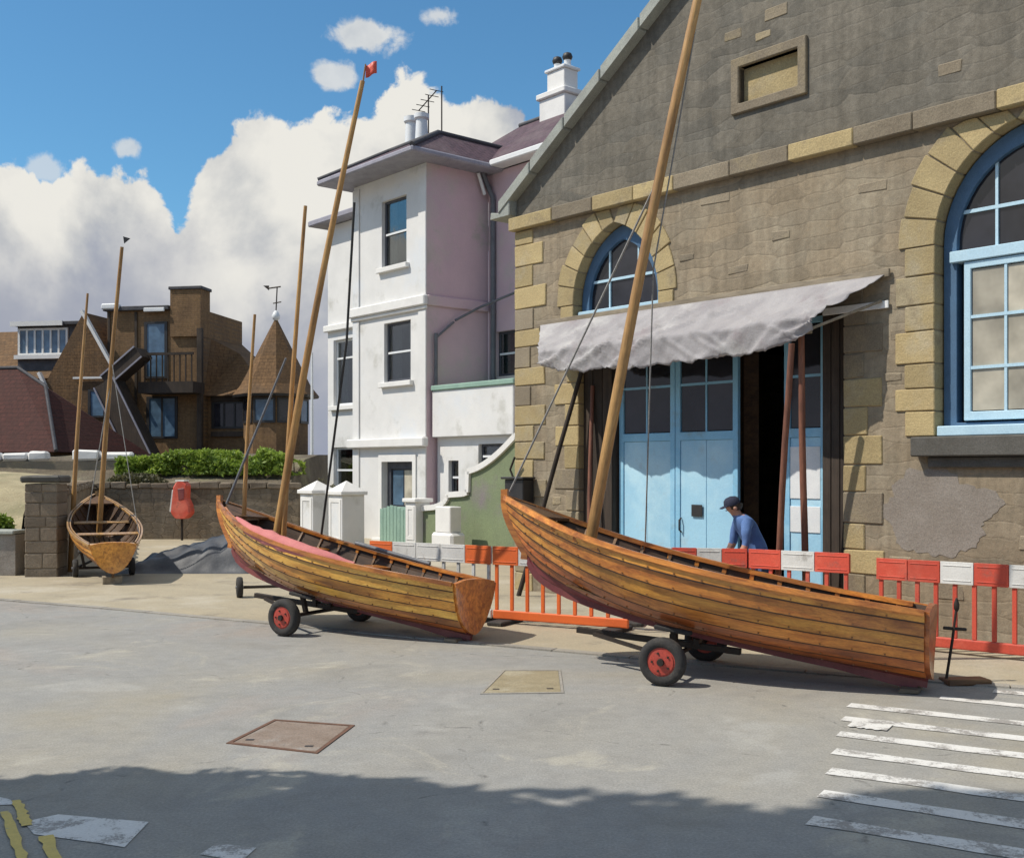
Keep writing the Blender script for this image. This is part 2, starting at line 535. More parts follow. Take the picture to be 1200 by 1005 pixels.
M['stucco'] = mat('white_stucco', (.74, .73, .71), (.64, .635, .62), (.66, .68, .70), scale=1.1, rough=.85, bump=.3, bscale=28, bdist=.015, fine=.08, dirt=(.46, .45, .41), dscale=.8)
M['trim'] = mat('white_trim', (.78, .77, .74), (.68, .67, .65), scale=2, rough=.75, bump=.2, fine=.08)
M['mauve'] = mat('shade_mauve_stucco', (.64, .475, .51), (.56, .42, .46), (.55, .49, .45), scale=.9, rough=.88, bump=.3, bscale=28, fine=.1, dirt=(.40, .40, .33), dscale=.7)  # white stucco sides with their shade put into the colour as mauve
M['green_wall'] = mat('mossy_green_render', (.21, .26, .14), (.16, .19, .115), (.21, .18, .185), scale=1.0, rough=.9, bump=.35, bscale=20, dirt=(.17, .14, .15), dscale=.9)
M['green_paint'] = mat('pale_green_paint', (.28, .42, .34), (.22, .34, .28), scale=3, rough=.6, bump=.1)
M['sash'] = mat('dark_sash_paint', (.07, .075, .09), (.05, .052, .065), scale=6, rough=.5, bump=.05)
M['white_paint'] = mat('white_gloss_paint', (.78, .79, .79), (.68, .70, .71), scale=5, rough=.45, bump=.1, fine=.08)
M['glass'] = glass_mat('dark_window_glass', (.022, .022, .028))
M['glass_blue'] = glass_mat('sky_window_glass', (.10, .17, .25), .15)
M['glass_pale'] = glass_mat('reflection_curtain_glass', (.40, .37, .30), .12)  # pale tone paints reflections in boathouse panes, curtains in the house door
M['glass_green'] = glass_mat('greenish_window_glass', (.10, .16, .12), .1)
M['frame_blue'] = mat('slate_blue_paint', (.075, .155, .27), (.055, .115, .20), scale=4, rough=.5, bump=.15, fine=.12)
M['door_sunlit'] = mat('sunlit_sky_blue_paint', (.36, .62, .78), (.30, .54, .71), (.45, .68, .80), scale=1.6, rough=.5, bump=.2, bscale=24, fine=.06, rnd=.05, dirt=(.36, .50, .58), dscale=2.2)  # door blue lightened so the lower boards carry the sunlight in their colour
M['door_blue'] = mat('sky_blue_paint', (.25, .52, .71), (.20, .44, .63), (.33, .58, .74), scale=1.6, rough=.5, bump=.2, bscale=24, fine=.08, rnd=.08, dirt=(.22, .36, .44), dscale=2.2)
M['bar_blue'] = mat('pale_blue_paint', (.50, .68, .78), (.40, .58, .70), scale=4, rough=.5, bump=.1, fine=.1)
M['dark_timber'] = wood_mat('tarred_timber', (.055, .038, .026), (.040, .028, .020), (.022, .017, .013), rough=.7, coat=0, stretch=(9, 9, .7), rnd=.25)
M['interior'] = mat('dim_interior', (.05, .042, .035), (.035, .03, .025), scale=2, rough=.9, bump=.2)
M['black'] = mat('black_paint', (.018, .018, .02), (.03, .028, .028), scale=6, rough=.5, bump=.15)
M['rubber'] = mat('tyre_rubber', (.022, .021, .022), (.04, .037, .034), scale=9, rough=.85, bump=.3, bscale=80, bdist=.004, dirt=(.10, .09, .075), dscale=5)
M['rim_red'] = mat('red_wheel_paint', (.46, .065, .042), (.36, .05, .035), scale=8, rough=.5, bump=.1, dirt=(.2, .08, .05), dscale=8)
M['galv'] = mat('galvanised_steel', (.28, .28, .29), (.20, .20, .21), scale=12, rough=.5, metal=.8, bump=.15)
M['iron'] = mat('black_iron', (.025, .023, .022), (.05, .035, .025), scale=12, rough=.65, metal=.4, bump=.3)
M['b_red'] = mat('faded_red_plastic', (.66, .095, .055), (.54, .075, .045), (.70, .17, .11), scale=2.5, rough=.5, bump=.1, fine=.12, rnd=.14, dirt=(.30, .12, .09), dscale=5)
M['b_orange'] = mat('orange_plastic', (.80, .17, .035), (.70, .13, .03), scale=2.5, rough=.5, bump=.1, fine=.08, rnd=.06, dirt=(.48, .13, .05), dscale=4)
M['b_white'] = mat('white_reflective_panel', (.72, .71, .68), (.58, .57, .54), scale=3, rough=.5, bump=.08, fine=.1, rnd=.1, dirt=(.36, .34, .31), dscale=5)
M['canvas'] = mat('faded_canvas', (.375, .36, .365), (.275, .26, .27), (.46, .45, .44), scale=1.8, rough=.9, bump=.4, bscale=10, bdist=.03, fine=.1, dirt=(.27, .23, .24), dscale=1.5)
M['gold_wood'] = wood_mat('honey_varnished_wood', (.92, .43, .07), (.66, .26, .038), (.16, .055, .013), rnd=.25, grime=.5)
M['yellow_wood'] = wood_mat('yellow_varnished_wood', (.95, .56, .11), (.72, .36, .06), (.24, .095, .02), rnd=.22, grime=.45)
M['red_wood'] = wood_mat('red_brown_varnished_wood', (.50, .15, .030), (.31, .082, .019), (.085, .026, .010), rnd=.25, grime=.5)
M['inner_wood'] = wood_mat('dark_oiled_wood', (.17, .085, .030), (.115, .055, .021), (.05, .026, .012), rough=.5, coat=.1, rnd=.25)
M['amber_wood'] = wood_mat('amber_varnished_wood', (.72, .28, .05), (.46, .15, .028), (.12, .038, .012), rnd=.25, grime=.5)
M['seam'] = wood_mat('dark_plank_lap', (.085, .042, .018), (.055, .028, .013), (.030, .016, .009), rough=.55, coat=.1, rnd=.2)
M['copper'] = mat('copper_rivet', (.30, .15, .07), (.20, .11, .06), scale=20, rough=.5, metal=.6)
M['pale_wood'] = wood_mat('pale_rail_wood', (.60, .36, .14), (.46, .26, .09), (.24, .12, .04), rnd=.12)
M['spar'] = wood_mat('spar_wood', (.50, .29, .10), (.38, .20, .065), (.19, .095, .03), stretch=(8, 8, .6), rough=.4, coat=.2, rnd=.15)
M['red_spar'] = wood_mat('red_brown_pole_wood', (.21, .085, .05), (.15, .06, .038), (.075, .032, .02), stretch=(8, 8, .6), rough=.6, coat=0, rnd=.15)
M['maroon'] = mat('maroon_bottom_paint', (.21, .048, .052), (.15, .034, .038), (.25, .07, .06), scale=3, rough=.5, bump=.12, fine=.15, rnd=.12, dirt=(.11, .05, .04), dscale=3)
M['bare_wood'] = wood_mat('old_grey_timber', (.30, .25, .18), (.22, .18, .13), (.12, .10, .07), rough=.8, coat=0, rnd=.2)
M['pink_cloth'] = mat('dusty_pink_sailcloth', (.60, .21, .20), (.50, .17, .165), scale=4, rough=.9, bump=.4, bscale=9, bdist=.03, fine=.08)
M['tarp'] = mat('blue_grey_tarpaulin', (.060, .066, .078), (.040, .044, .054), (.10, .105, .115), scale=1.6, rough=.6, bump=.3, bscale=7, bdist=.03)
M['rope'] = mat('grey_rope', (.30, .29, .27), (.22, .21, .20), scale=20, rough=.9, bump=.2)
M['dark_rope'] = mat('tarred_rope', (.035, .035, .035), (.05, .048, .045), scale=20, rough=.9, bump=.2)
M['brick'] = course_mat('brown_brick', (.225, .135, .064), (.19, .112, .052), (.15, .10, .06), .24, .085, msize=.01, patches=(.15, .092, .05), bump=.3)
M['tile'] = course_mat('brown_roof_tile', (.18, .102, .046), (.145, .082, .038), (.085, .05, .026), .22, .14, msize=.01, axis='xz', patches=(.12, .074, .04), bump=.4)
M['maroon_tile'] = course_mat('dark_maroon_tile', (.070, .022, .017), (.058, .019, .015), (.035, .014, .012), .25, .16, msize=.012, axis='xz', patches=(.055, .020, .016), bump=.4)
M['garden_stone'] = rubble_mat('brown_garden_wall_stone', (.25, .195, .135), (.18, .145, .105), (.14, .11, .08), 3.0, 6.0, bump=.6, stain=(.21, .18, .14))
M['leaf'] = leaf_mat('hedge_leaf', (.30, .40, .06), (.17, .26, .035))
M['leaf_dark'] = leaf_mat('dull_leaf', (.12, .11, .05), (.07, .07, .03))
M['leaf_tree'] = leaf_mat('tree_leaf', (.09, .14, .035), (.06, .10, .025))
M['clear_glass'] = clear_glass_mat('clear_window_glass')
M['curtain'] = mat('white_net_curtain', (.62, .60, .55), (.52, .50, .46), scale=5, rough=.95, bump=.2, bscale=12)
M['bark'] = mat('bark', (.12, .085, .06), (.08, .055, .04), scale=6, rough=.9, bump=.5)
M['skin'] = mat('skin', (.46, .25, .17), (.40, .21, .145), scale=6, rough=.55, bump=.05, fine=.05)
M['shirt'] = mat('blue_work_shirt', (.10, .19, .42), (.075, .145, .33), scale=5, rough=.85, bump=.3, bscale=14, bdist=.02, fine=.1)
M['trousers'] = mat('navy_overalls', (.06, .10, .22), (.045, .075, .17), scale=5, rough=.85, bump=.3, bscale=14, fine=.1)
M['cap'] = mat('navy_wool', (.018, .022, .045), (.03, .033, .06), scale=8, rough=.95, bump=.3, bscale=60)
M['hair'] = mat('dark_hair', (.04, .028, .02), (.025, .018, .012), scale=30, rough=.6, bump=.3)
M['paint_white'] = paint_mat('worn_white_road_paint', (.68, .67, .64), (.30, .285, .265), .515)
M['paint_yellow'] = paint_mat('worn_yellow_road_paint', (.62, .47, .13), (.28, .265, .25), .58)
M['cover_tan'] = mat('tan_cover_fill', (.32, .27, .17), (.25, .21, .13), (.36, .32, .23), scale=5, rough=.9, bump=.4, bscale=35)
M['cover_rust'] = mat('rusty_cover_iron', (.26, .205, .165), (.20, .15, .115), (.30, .27, .24), scale=5, rough=.75, bump=.4, bscale=35)
M['rust'] = mat('rust_iron', (.17, .085, .05), (.11, .06, .04), scale=12, rough=.8, bump=.4)
M['lead'] = mat('dull_grey_lead', (.16, .165, .18), (.12, .125, .14), scale=4, rough=.6, bump=.2)


# ------------------------------------------------------------------ mesh helpers
class MB:
    def __init__(s):
        s.v = []; s.f = []; s.mi = []
    def add(s, vs, fs, mi=0):
        o = len(s.v)
        s.v += [tuple(x) for x in vs]
        for f in fs:
            s.f.append(tuple(i + o for i in f)); s.mi.append(mi)
        return s
    def box(s, x0, x1, y0, y1, z0, z1, mi=0):
        vs = [(x, y, z) for z in (z0, z1) for y in (y0, y1) for x in (x0, x1)]
        return s.add(vs, [(0, 2, 3, 1), (4, 5, 7, 6), (0, 1, 5, 4), (2, 6, 7, 3), (0, 4, 6, 2), (1, 3, 7, 5)], mi)
    def rbox(s, x0, x1, y0, y1, z0, z1, j=.01, mi=0):
        """a box with uneven corners, for stones"""
        vs = [(x + random.uniform(-j, j), y + random.uniform(-j, j) * .5, z + random.uniform(-j, j)) for z in (z0, z1) for y in (y0, y1) for x in (x0, x1)]
        return s.add(vs, [(0, 2, 3, 1), (4, 5, 7, 6), (0, 1, 5, 4), (2, 6, 7, 3), (0, 4, 6, 2), (1, 3, 7, 5)], mi)
    def beam(s, p0, p1, w, h, up=(0, 0, 1), mi=0):
        p0 = Vector(p0); p1 = Vector(p1)
        d = (p1 - p0).normalized()
        r = d.cross(Vector(up))
        if r.length < 1e-4:
            r = d.cross(Vector((1, 0, 0)))
        r.normalize(); u = r.cross(d)
        vs = []
        for p in (p0, p1):
            for a, b in ((-1, -1), (1, -1), (1, 1), (-1, 1)):
                vs.append(p + r * (a * w / 2) + u * (b * h / 2))
        return s.add(vs, [(3, 2, 1, 0), (4, 5, 6, 7), (0, 1, 5, 4), (1, 2, 6, 5), (2, 3, 7, 6), (3, 0, 4, 7)], mi)
    def tube(s, pts, rad, n=8, cap=True, mi=0):
        pts = [Vector(p) for p in pts]
        if not isinstance(rad, (list, tuple)):
            rad = [rad] * len(pts)
        ref = None
        vs = []
        for i, p in enumerate(pts):
            d = (pts[min(i + 1, len(pts) - 1)] - pts[max(i - 1, 0)]).normalized()
            if ref is None:
                ref = Vector((0, 0, 1)) if abs(d.z) < .9 else Vector((1, 0, 0))
            r = d.cross(ref).normalized(); u = r.cross(d).normalized()
            ref = u
            for k in range(n):
                a = 2 * math.pi * k / n
                vs.append(p + (r * math.cos(a) + u * math.sin(a)) * rad[i])
        fs = []
        for i in range(len(pts) - 1):
            for k in range(n):
                k2 = (k + 1) % n
                fs.append((i * n + k, i * n + k2, (i + 1) * n + k2, (i + 1) * n + k))
        if cap:
            fs.append(tuple(range(n - 1, -1, -1)))
            fs.append(tuple((len(pts) - 1) * n + k for k in range(n)))
        return s.add(vs, fs, mi)
    def lathe(s, prof, n=16, o=(0, 0, 0), axis='z', mi=0):
        """prof: (r, h) pairs, closed at both ends"""
        vs = []
        for r, h in prof:
            for k in range(n):
                a = 2 * math.pi * k / n
                c, q = r * math.cos(a), r * math.sin(a)
                p = {'z': (c, q, h), 'y': (c, h, -q), 'x': (h, c, q)}[axis]
                vs.append((p[0] + o[0], p[1] + o[1], p[2] + o[2]))
        fs = []
        for i in range(len(prof) - 1):
            for k in range(n):
                k2 = (k + 1) % n
                fs.append((i * n + k, i * n + k2, (i + 1) * n + k2, (i + 1) * n + k))
        fs.append(tuple(range(n - 1, -1, -1)))
        fs.append(tuple((len(prof) - 1) * n + k for k in range(n)))
        return s.add(vs, fs, mi)
    def plate(s, poly, y0, y1, holes=(), mi=0):
        """polygon in (x, z), holes cut out, extruded from y0 (front) to y1"""
        loops = [list(poly)] + [list(h) for h in holes]
        flat = [p for l in loops for p in l]
        tris = tessellate_polygon([[Vector((p[0], p[1], 0)) for p in l] for l in loops])
        n = len(flat)
        vs = [(p[0], y0, p[1]) for p in flat] + [(p[0], y1, p[1]) for p in flat]
        fs = []
        for a, b, c in tris:
            ar = (flat[b][0] - flat[a][0]) * (flat[c][1] - flat[a][1]) - (flat[b][1] - flat[a][1]) * (flat[c][0] - flat[a][0])
            if ar < 0:
                b, c = c, b
            fs.append((a, b, c)); fs.append((a + n, c + n, b + n))
        o = 0
        for l in loops:
            k = len(l)
            for i in range(k):
                j = (i + 1) % k
                fs.append((o + i, o + i + n, o + j + n, o + j))
            o += k
        return s.add(vs, fs, mi)
    def build(s, name, mats, parent=None, smooth=None, bevel=0.0):
        me = bpy.data.meshes.new(name)
        me.from_pydata(s.v, [], s.f)
        if not isinstance(mats, (list, tuple)):
            mats = [mats]
        for m_ in mats:
            me.materials.append(m_)
        me.polygons.foreach_set('material_index', s.mi)
        bm = bmesh.new(); bm.from_mesh(me)
        bmesh.ops.recalc_face_normals(bm, faces=bm.faces)
        bm.to_mesh(me); bm.free()
        if smooth is not None:
            me.polygons.foreach_set('use_smooth', [True] * len(me.polygons))
            me.set_sharp_from_angle(angle=R(smooth))
        me.update()
        o = bpy.data.objects.new(name, me)
        COL.objects.link(o)
        if parent:
            o.parent = parent
        if bevel:
            b = o.modifiers.new('bevel', 'BEVEL')
            b.width = bevel; b.segments = 1; b.limit_method = 'ANGLE'; b.angle_limit = R(40)
        return o


def thing(name, label, cat, loc=(0, 0, 0), rot=(0, 0, 0), group=None):
    o = bpy.data.objects.new(name, None)
    o.empty_display_size = .2
    COL.objects.link(o)
    o.location = loc; o.rotation_euler = rot
    return tag(o, label, cat, group)


def tag(o, label, cat, group=None):
    o['label'] = label; o['category'] = cat
    if group:
        o['group'] = group
    return o


def kids(o):
    return [c for c in bpy.data.objects if c.parent == o]


def copy_tree(o, parent=None):
    c = o.copy()
    COL.objects.link(c)
    if parent:
        c.parent = parent
    for k in o.children:
        copy_tree(k, c)
    return c


def structure(o):
    o['kind'] = 'structure'
    return o


def sheet(name, poly, z, m, nx=0):
    mb = MB()
    tris = tessellate_polygon([[Vector((p[0], p[1], 0)) for p in poly]])
    fs = []
    for a, b, c in tris:
        ar = (poly[b][0] - poly[a][0]) * (poly[c][1] - poly[a][1]) - (poly[b][1] - poly[a][1]) * (poly[c][0] - poly[a][0])
        fs.append((a, b, c) if ar > 0 else (a, c, b))
    mb.add([(x, y, z) for x, y in poly], fs)
    return mb.build(name, m)


def arch(cx, w, zb, zs, h, n=10):
    """pointed arch outline, counter-clockwise from bottom left corner is: bl, br, right arc up to apex, left arc down"""
    Rr = (w * w + h * h) / (2 * w)
    a1 = math.asin(min(1, h / Rr))
    pts = [(cx - w, zb), (cx + w, zb)]
    for i in range(n + 1):
        a = a1 * i / n
        pts.append((cx + w - Rr + Rr * math.cos(a), zs + Rr * math.sin(a)))
    for i in range(n - 1, -1, -1):
        a = a1 * i / n
        pts.append((cx - w + Rr - Rr * math.cos(a), zs + Rr * math.sin(a)))
    return pts


def clip_rect(poly, x0, x1, z0, z1):
    def cut(ps, inside, inter):
        out = []
        for i in range(len(ps)):
            a, b = ps[i - 1], ps[i]
            ia, ib = inside(a), inside(b)
            if ib:
                if not ia:
                    out.append(inter(a, b))
                out.append(b)
            elif ia:
                out.append(inter(a, b))
        return out
    def ix(c):
        return lambda a, b: (c, a[1] + (b[1] - a[1]) * (c - a[0]) / (b[0] - a[0]))
    def iz(c):
        return lambda a, b: (a[0] + (b[0] - a[0]) * (c - a[1]) / (b[1] - a[1]), c)
    for ins, it in ((lambda p: p[0] >= x0, ix(x0)), (lambda p: p[0] <= x1, ix(x1)), (lambda p: p[1] >= z0, iz(z0)), (lambda p: p[1] <= z1, iz(z1))):
        poly = cut(poly, ins, it)
        if len(poly) < 3:
            return []
    res = []
    for p in poly:
        if not res or (abs(p[0] - res[-1][0]) + abs(p[1] - res[-1][1])) > 1e-4:
            res.append(p)
    if len(res) > 2 and abs(res[0][0] - res[-1][0]) + abs(res[0][1] - res[-1][1]) < 1e-4:
        res.pop()
    return res if len(res) > 2 else []


def interp(xs, ys, x):
    """monotone-ish Catmull interpolation"""
    if x <= xs[0]:
        return ys[0]
    if x >= xs[-1]:
        return ys[-1]
    i = max(k for k in range(len(xs) - 1) if xs[k] <= x)
    def tan(k):
        if k == 0:
            return (ys[1] - ys[0]) / (xs[1] - xs[0])
        if k == len(xs) - 1:
            return (ys[-1] - ys[-2]) / (xs[-1] - xs[-2])
        return (ys[k + 1] - ys[k - 1]) / (xs[k + 1] - xs[k - 1])
    h = xs[i + 1] - xs[i]; t = (x - xs[i]) / h
    return ((2 * t**3 - 3 * t**2 + 1) * ys[i] + (t**3 - 2 * t**2 + t) * h * tan(i) + (-2 * t**3 + 3 * t**2) * ys[i + 1] + (t**3 - t**2) * h * tan(i + 1))


# ------------------------------------------------------------------ ground
ROT = math.atan2(-.76, .65)                 # direction of the boathouse front (to the right and nearer)
UX, UY = math.cos(ROT), math.sin(ROT)
BH = (5.19 - .65 * 7.88, 12.5 + .76 * 7.88)   # left front corner of the boathouse
def W(o, u, y):
    """local (u along, y into) of a frame at o turned by ROT -> world"""
    return (o[0] + u * UX - y * UY, o[1] + u * UY + y * UX)

g = sheet('road', [(-2500, -600), (2500, -600), (2500, 4500), (-2500, 4500)], 0.0, M['road'])
structure(g)
kerb_line = [(-60, 38.5), (-22, 24.4), (-14, 20.3), (-8, 17.1), (-5.8, 15.95), (-3.9, 14.85), (-2.2, 13.85), (-.4, 12.75), (1.2, 11.85), (3.0, 10.9), (4.8, 10.1), (8, 8.8), (14, 6.6), (40, -3)]
pv = sheet('pavement', kerb_line + [(60, -3), (60, 90), (-60, 90)], .010, M['pavement'])
structure(pv)
# dropped kerb: stones laid end to end along the line
kb = bpy.data.objects.new('kerb', None); COL.objects.link(kb); structure(kb)
def along(line, step):
    out = []; carry = 0
    for a, b in zip(line, line[1:]):
        a = Vector(a); b = Vector(b); L = (b - a).length
        d = carry
        while d < L:
            out.append(tuple(a + (b - a) * d / L)); d += step
        carry = d - L
    return out
ks = along([(-14, 20.3), (-8, 17.1), (-5.8, 15.95), (-3.9, 14.85), (-2.2, 13.85), (-.4, 12.75), (1.2, 11.85), (3.0, 10.9), (4.8, 10.1), (8, 8.8), (11, 7.7)], .92)
for a, b in zip(ks, ks[1:]):
    a = Vector(a); b = Vector(b); d = (b - a).normalized(); p = Vector((-d.y, d.x))
    a2 = a + d * .006; b2 = b - d * .006
    zz = .016 + random.uniform(-.002, .003)
    mb = MB()
    q = [a2 - p * .07, b2 - p * .07, b2 + p * .07, a2 + p * .07]
    mb.add([(*v, -.05) for v in q] + [(*v, zz) for v in q], [(4, 5, 6, 7), (0, 1, 5, 4), (1, 2, 6, 5), (2, 3, 7, 6), (3, 0, 4, 7)])
    mb.build('kerb_stone', M['kerb'], kb)

# painted zebra stripes (worn)
zc = bpy.data.objects.new('zebra_crossing', None); COL.objects.link(zc); structure(zc)
zx0 = [(2.86, 9.42), (2.66, 8.92), (2.47, 8.40), (2.28, 7.87), (2.10, 7.36), (1.90, 6.84), (1.70, 6.33)]
dz = Vector((.86, -.51)).normalized(); pz = Vector((-dz.y, dz.x))
def strip(p, d, L, w, z, name, m, parent, jag=.012):
    p = Vector(p); d = Vector(d).normalized(); q = Vector((-d.y, d.x))
    n = 14
    lo = [p + d * (L * i / n) - q * (w / 2 + random.uniform(-jag, jag)) for i in range(n + 1)]
    hi = [p + d * (L * i / n) + q * (w / 2 + random.uniform(-jag, jag)) for i in range(n + 1)]
    mb = MB()
    mb.add([(*v, z) for v in lo + hi], [(i, i + 1, n + 2 + i, n + 1 + i) for i in range(n)])
    return mb.build(name, m, parent)
for x, y in zx0:
    strip((x, y), dz, 4.2, .17, .005, 'stripe', M['paint_white'], zc)
for k, (x, y) in enumerate([(3.75, 9.72), (4.35, 10.02)]):
    strip((x, y), dz, 3.2, .15, .005, 'stripe', M['paint_white'], zc)
for (x, y) in [(2.66, 8.72), (3.83, 8.02)]:
    strip((x, y), dz, .30, .22, .009, 'end_block', M['paint_white'], zc, .02)
# markings in the shade at the near left
ym = bpy.data.objects.new('kerbside_markings', None); COL.objects.link(ym); structure(ym)
def gp(px, py):
    Y = 2600.0 / (py - 550)
    return ((px - 600) / 1300 * Y, Y)
def mark(pts, name, m, z=.005):
    mb = MB(); mb.add([(*p, z) for p in pts], [tuple(range(len(pts)))])
    return mb.build(name, m, ym)
mark([(-2.77, 6.29), (-2.63, 6.43), (-2.06, 6.29), (-2.05, 5.87), (-2.20, 5.93), (-2.62, 6.08)], 'white_block', M['paint_white'], .0045)
mark([(-1.62, 5.76), (-1.58, 5.93), (-1.35, 5.86), (-1.38, 5.66)], 'white_block', M['paint_white'])
strip((-2.99, 6.69), (.21, -.37), .55, .062, .010, 'yellow_line', M['paint_yellow'], ym)
strip((-2.54, 6.04), (.21, -.37), .95, .062, .010, 'yellow_line', M['paint_yellow'], ym)
strip((-2.96, 6.47), (.21, -.37), 1.3, .055, .010, 'yellow_line', M['paint_yellow'], ym)
mark([(-3.15, 6.78), (-3.04, 6.72), (-2.97, 6.62), (-3.12, 6.6)], 'white_block', M['paint_white'])


def cover(name, label, quad, z, mp, mf, group=None):
    t = thing(name, label, 'manhole cover', (quad[0][0], quad[0][1], 0), group=group)
    o = Vector(quad[0])
    c = sum((Vector(q) for q in quad), Vector((0, 0))) / 4
    inn = [Vector(q) + (c - Vector(q)).normalized() * .045 for q in quad]
    mb = MB()
    A = [(*(Vector(q) - o), z) for q in quad]; B = [(*(q - o), z) for q in inn]
    lo = [(a[0], a[1], -.02) for a in A]; lob = [(b[0], b[1], -.02) for b in B]
    mb.add(A + B + lo + lob, [(i, (i + 1) % 4, 4 + (i + 1) % 4, 4 + i) for i in range(4)] + [(8 + i, 8 + (i + 1) % 4, (i + 1) % 4, i) for i in range(4)] + [(4 + i, 4 + (i + 1) % 4, 12 + (i + 1) % 4, 12 + i) for i in range(4)])
    mb.build('frame', mf, t)
    inn2 = [q + (c - q).normalized() * .010 for q in inn]
    mb = MB(); mb.add([(*(q - o), z - .003) for q in inn2] + [(*(q - o), -.02) for q in inn2], [(0, 1, 2, 3)] + [(4 + i, 4 + (i + 1) % 4, (i + 1) % 4, i) for i in range(4)])
    mb.build('plate', mp, t)
    a, b_, c_, d = [q - o for q in inn2]
    for f in (.12, .86):
        mb = MB(); p = a.lerp(b_, f).lerp(d.lerp(c_, f), .15)
        mb.box(p.x - .03, p.x + .03, p.y - .018, p.y + .018, z - .004, z - .0005)
        mb.build('lifting_slot', M['black'], t)
    return t
cover('manhole_cover', 'tan filled square cover set in the road between the two large boats', [(-.285, 9.88), (.465, 9.92), (.485, 11.06), (-.085, 11.06)], .007, M['cover_tan'], M['kerb'])
cover('manhole_cover', 'rusty diamond shaped iron cover in the road left of the middle', [(-2.087, 8.1), (-1.37, 7.81), (-1.227, 8.67), (-1.90, 8.87)], .007, M['cover_rust'], M['rust'])

# ------------------------------------------------------------------ boathouse
bh = thing('boathouse', 'big stone boathouse gable with blue doors and pointed arch windows', 'boathouse', (BH[0], BH[1], 0), (0, 0, ROT))
U1, APU, APZ, EZ = 10.66, 5.33, 10.05, 6.50
LW = dict(cx=2.28, w=.90, zb=4.30, zs=4.58, h=1.16)
RW = dict(cx=8.39, w=.97, zb=2.38, zs=4.60, h=1.24)
OP = (1.50, 6.24, 0.0, 4.02)
mb = MB()
lwp = arch(**LW); rwp = arch(**RW)
opp = [(OP[0], -.3), (OP[1], -.3), (OP[1], OP[3]), (OP[0], OP[3])]
outer = [(0, -.3), (OP[0], -.3), (OP[0], OP[3]), (OP[1], OP[3]), (OP[1], -.3), (U1, -.3), (U1, 5.95), (0, 5.95)]
mb.plate(outer, 0, .45, [lwp, rwp])
mb.build('wall', M['rubble_low'], bh)
mb = MB()
VENT = (4.62, 5.56, 6.93, 7.42)
mb.plate([(0, 6.17), (U1, 6.17), (U1, EZ), (APU, APZ), (0, EZ)], .02, .45, [[(VENT[0], VENT[2]), (VENT[1], VENT[2]), (VENT[1], VENT[3]), (VENT[0], VENT[3])]])
mb.build('gable_wall', M['rubble_high'], bh)
# string course, stone by stone
u = -.06
while u < U1 - .1:
    L = random.uniform(.75, 1.1)
    e = min(u + L, U1 + .06)
    mb = MB(); mb.rbox(u + .004, e - .004, -.13, .40, 5.952, 6.168, .004)
    mb.build('string_stone', random.choice([M['ashlar'], M['ashlar_grey'], M['ashlar_grey']]), bh, bevel=.012)
    u = e
# side walls, back, roof
mb = MB(); mb.box(.002, .40, .452, 12, -.3, EZ - .1)
mb.box(U1 - .40, U1 - .002, .452, 12, -.3, EZ - .1)
mb.box(.402, U1 - .402, 11.6, 11.998, -.3, EZ - .1)
mb.build('side_walls', M['rubble_low'], bh)
mb = MB()
sl = (APZ - EZ) / APU
for sgn, u0 in ((1, -.25), (-1, U1 + .25)):
    a = (u0, EZ - .25 * sl); b = (APU, APZ)
    mb.add([(a[0], .46, a[1]), (b[0], .46, b[1]), (b[0], 12.3, b[1]), (a[0], 12.3, a[1]), (a[0], .46, a[1] + .1), (b[0], .46, b[1] + .1), (b[0], 12.3, b[1] + .1), (a[0], 12.3, a[1] + .1)],
           [(3, 2, 1, 0), (4, 5, 6, 7), (0, 1, 5, 4), (2, 3, 7, 6), (0, 4, 7, 3)])
mb.build('roof', M['slate_dark'], bh)
# coping stones up both rakes
for sgn in (1, -1):
    n = 7
    for i in range(n):
        f0, f1 = i / n, (i + 1) / n
        def pt(f, dz_):
            uu = -.30 + (APU + .30) * f
            return (uu if sgn == 1 else U1 - uu, EZ + sl * uu + dz_)
        p = [pt(f0 + .002, -.02), pt(f1 - .002, -.02), pt(f1 - .002, .17), pt(f0 + .002, .17)]
        if sgn == -1:
            p = p[::-1]
        mb = MB(); mb.plate(p, -.16, .46)
        mb.build('coping_stone', M['coping'], bh, bevel=.012)
mb = MB(); mb.plate([(-.52, EZ - .28), (-.02, EZ - .28), (-.02, EZ - .02), (-.30, EZ - .2 + .0), (-.50, EZ - .16)], -.14, .46)
mb.build('kneeler_stone', M['coping'], bh, bevel=.012)
# quoins on the left corner
z = 0.0; k = 0
while z < 5.9:
    h = random.uniform(.27, .36)
    z1 = min(z + h, 5.945)
    w = .72 if k % 2 else .40
    w += random.uniform(-.05, .05)
    yellow = z > 1.7 or k % 3 == 0
    mb = MB(); mb.rbox(-.018, w, -.022, .3 if k % 2 else .6, z + .006, z1 - .006, .006)
    mb.build('quoin', M['ashlar'] if random.random() < .8 and yellow else M['ashlar_grey'], bh, bevel=.012)
    z = z1; k += 1
# jamb stones of the doorway
for side in (0, 1):
    z = .0; k = side
    while z < 3.95:
        z1 = min(z + random.uniform(.28, .40), 4.0)
        w = (.52 if k % 2 else .30) + random.uniform(-.04, .04)
        a, b = ((OP[0] - w, OP[0] + .012) if side == 0 else (OP[1] - .012, OP[1] + w))
        mb = MB(); mb.rbox(a, b, -.020, .30, z + .006, z1 - .006, .006)
        hot = (side == 0 and z > 1.9) or (side == 1 and z < 2.9)
        mb.build('jamb_stone', M['ashlar'] if hot and random.random() < .85 else M['ashlar_grey'], bh, bevel=.012)
        z = z1; k += 1
# lintel above the doors
mb = MB(); mb.box(OP[0] - .25, OP[1] + .25, -.015, .44, 4.024, 4.26)
mb.build('lintel', M['bare_wood'], bh, bevel=.01)


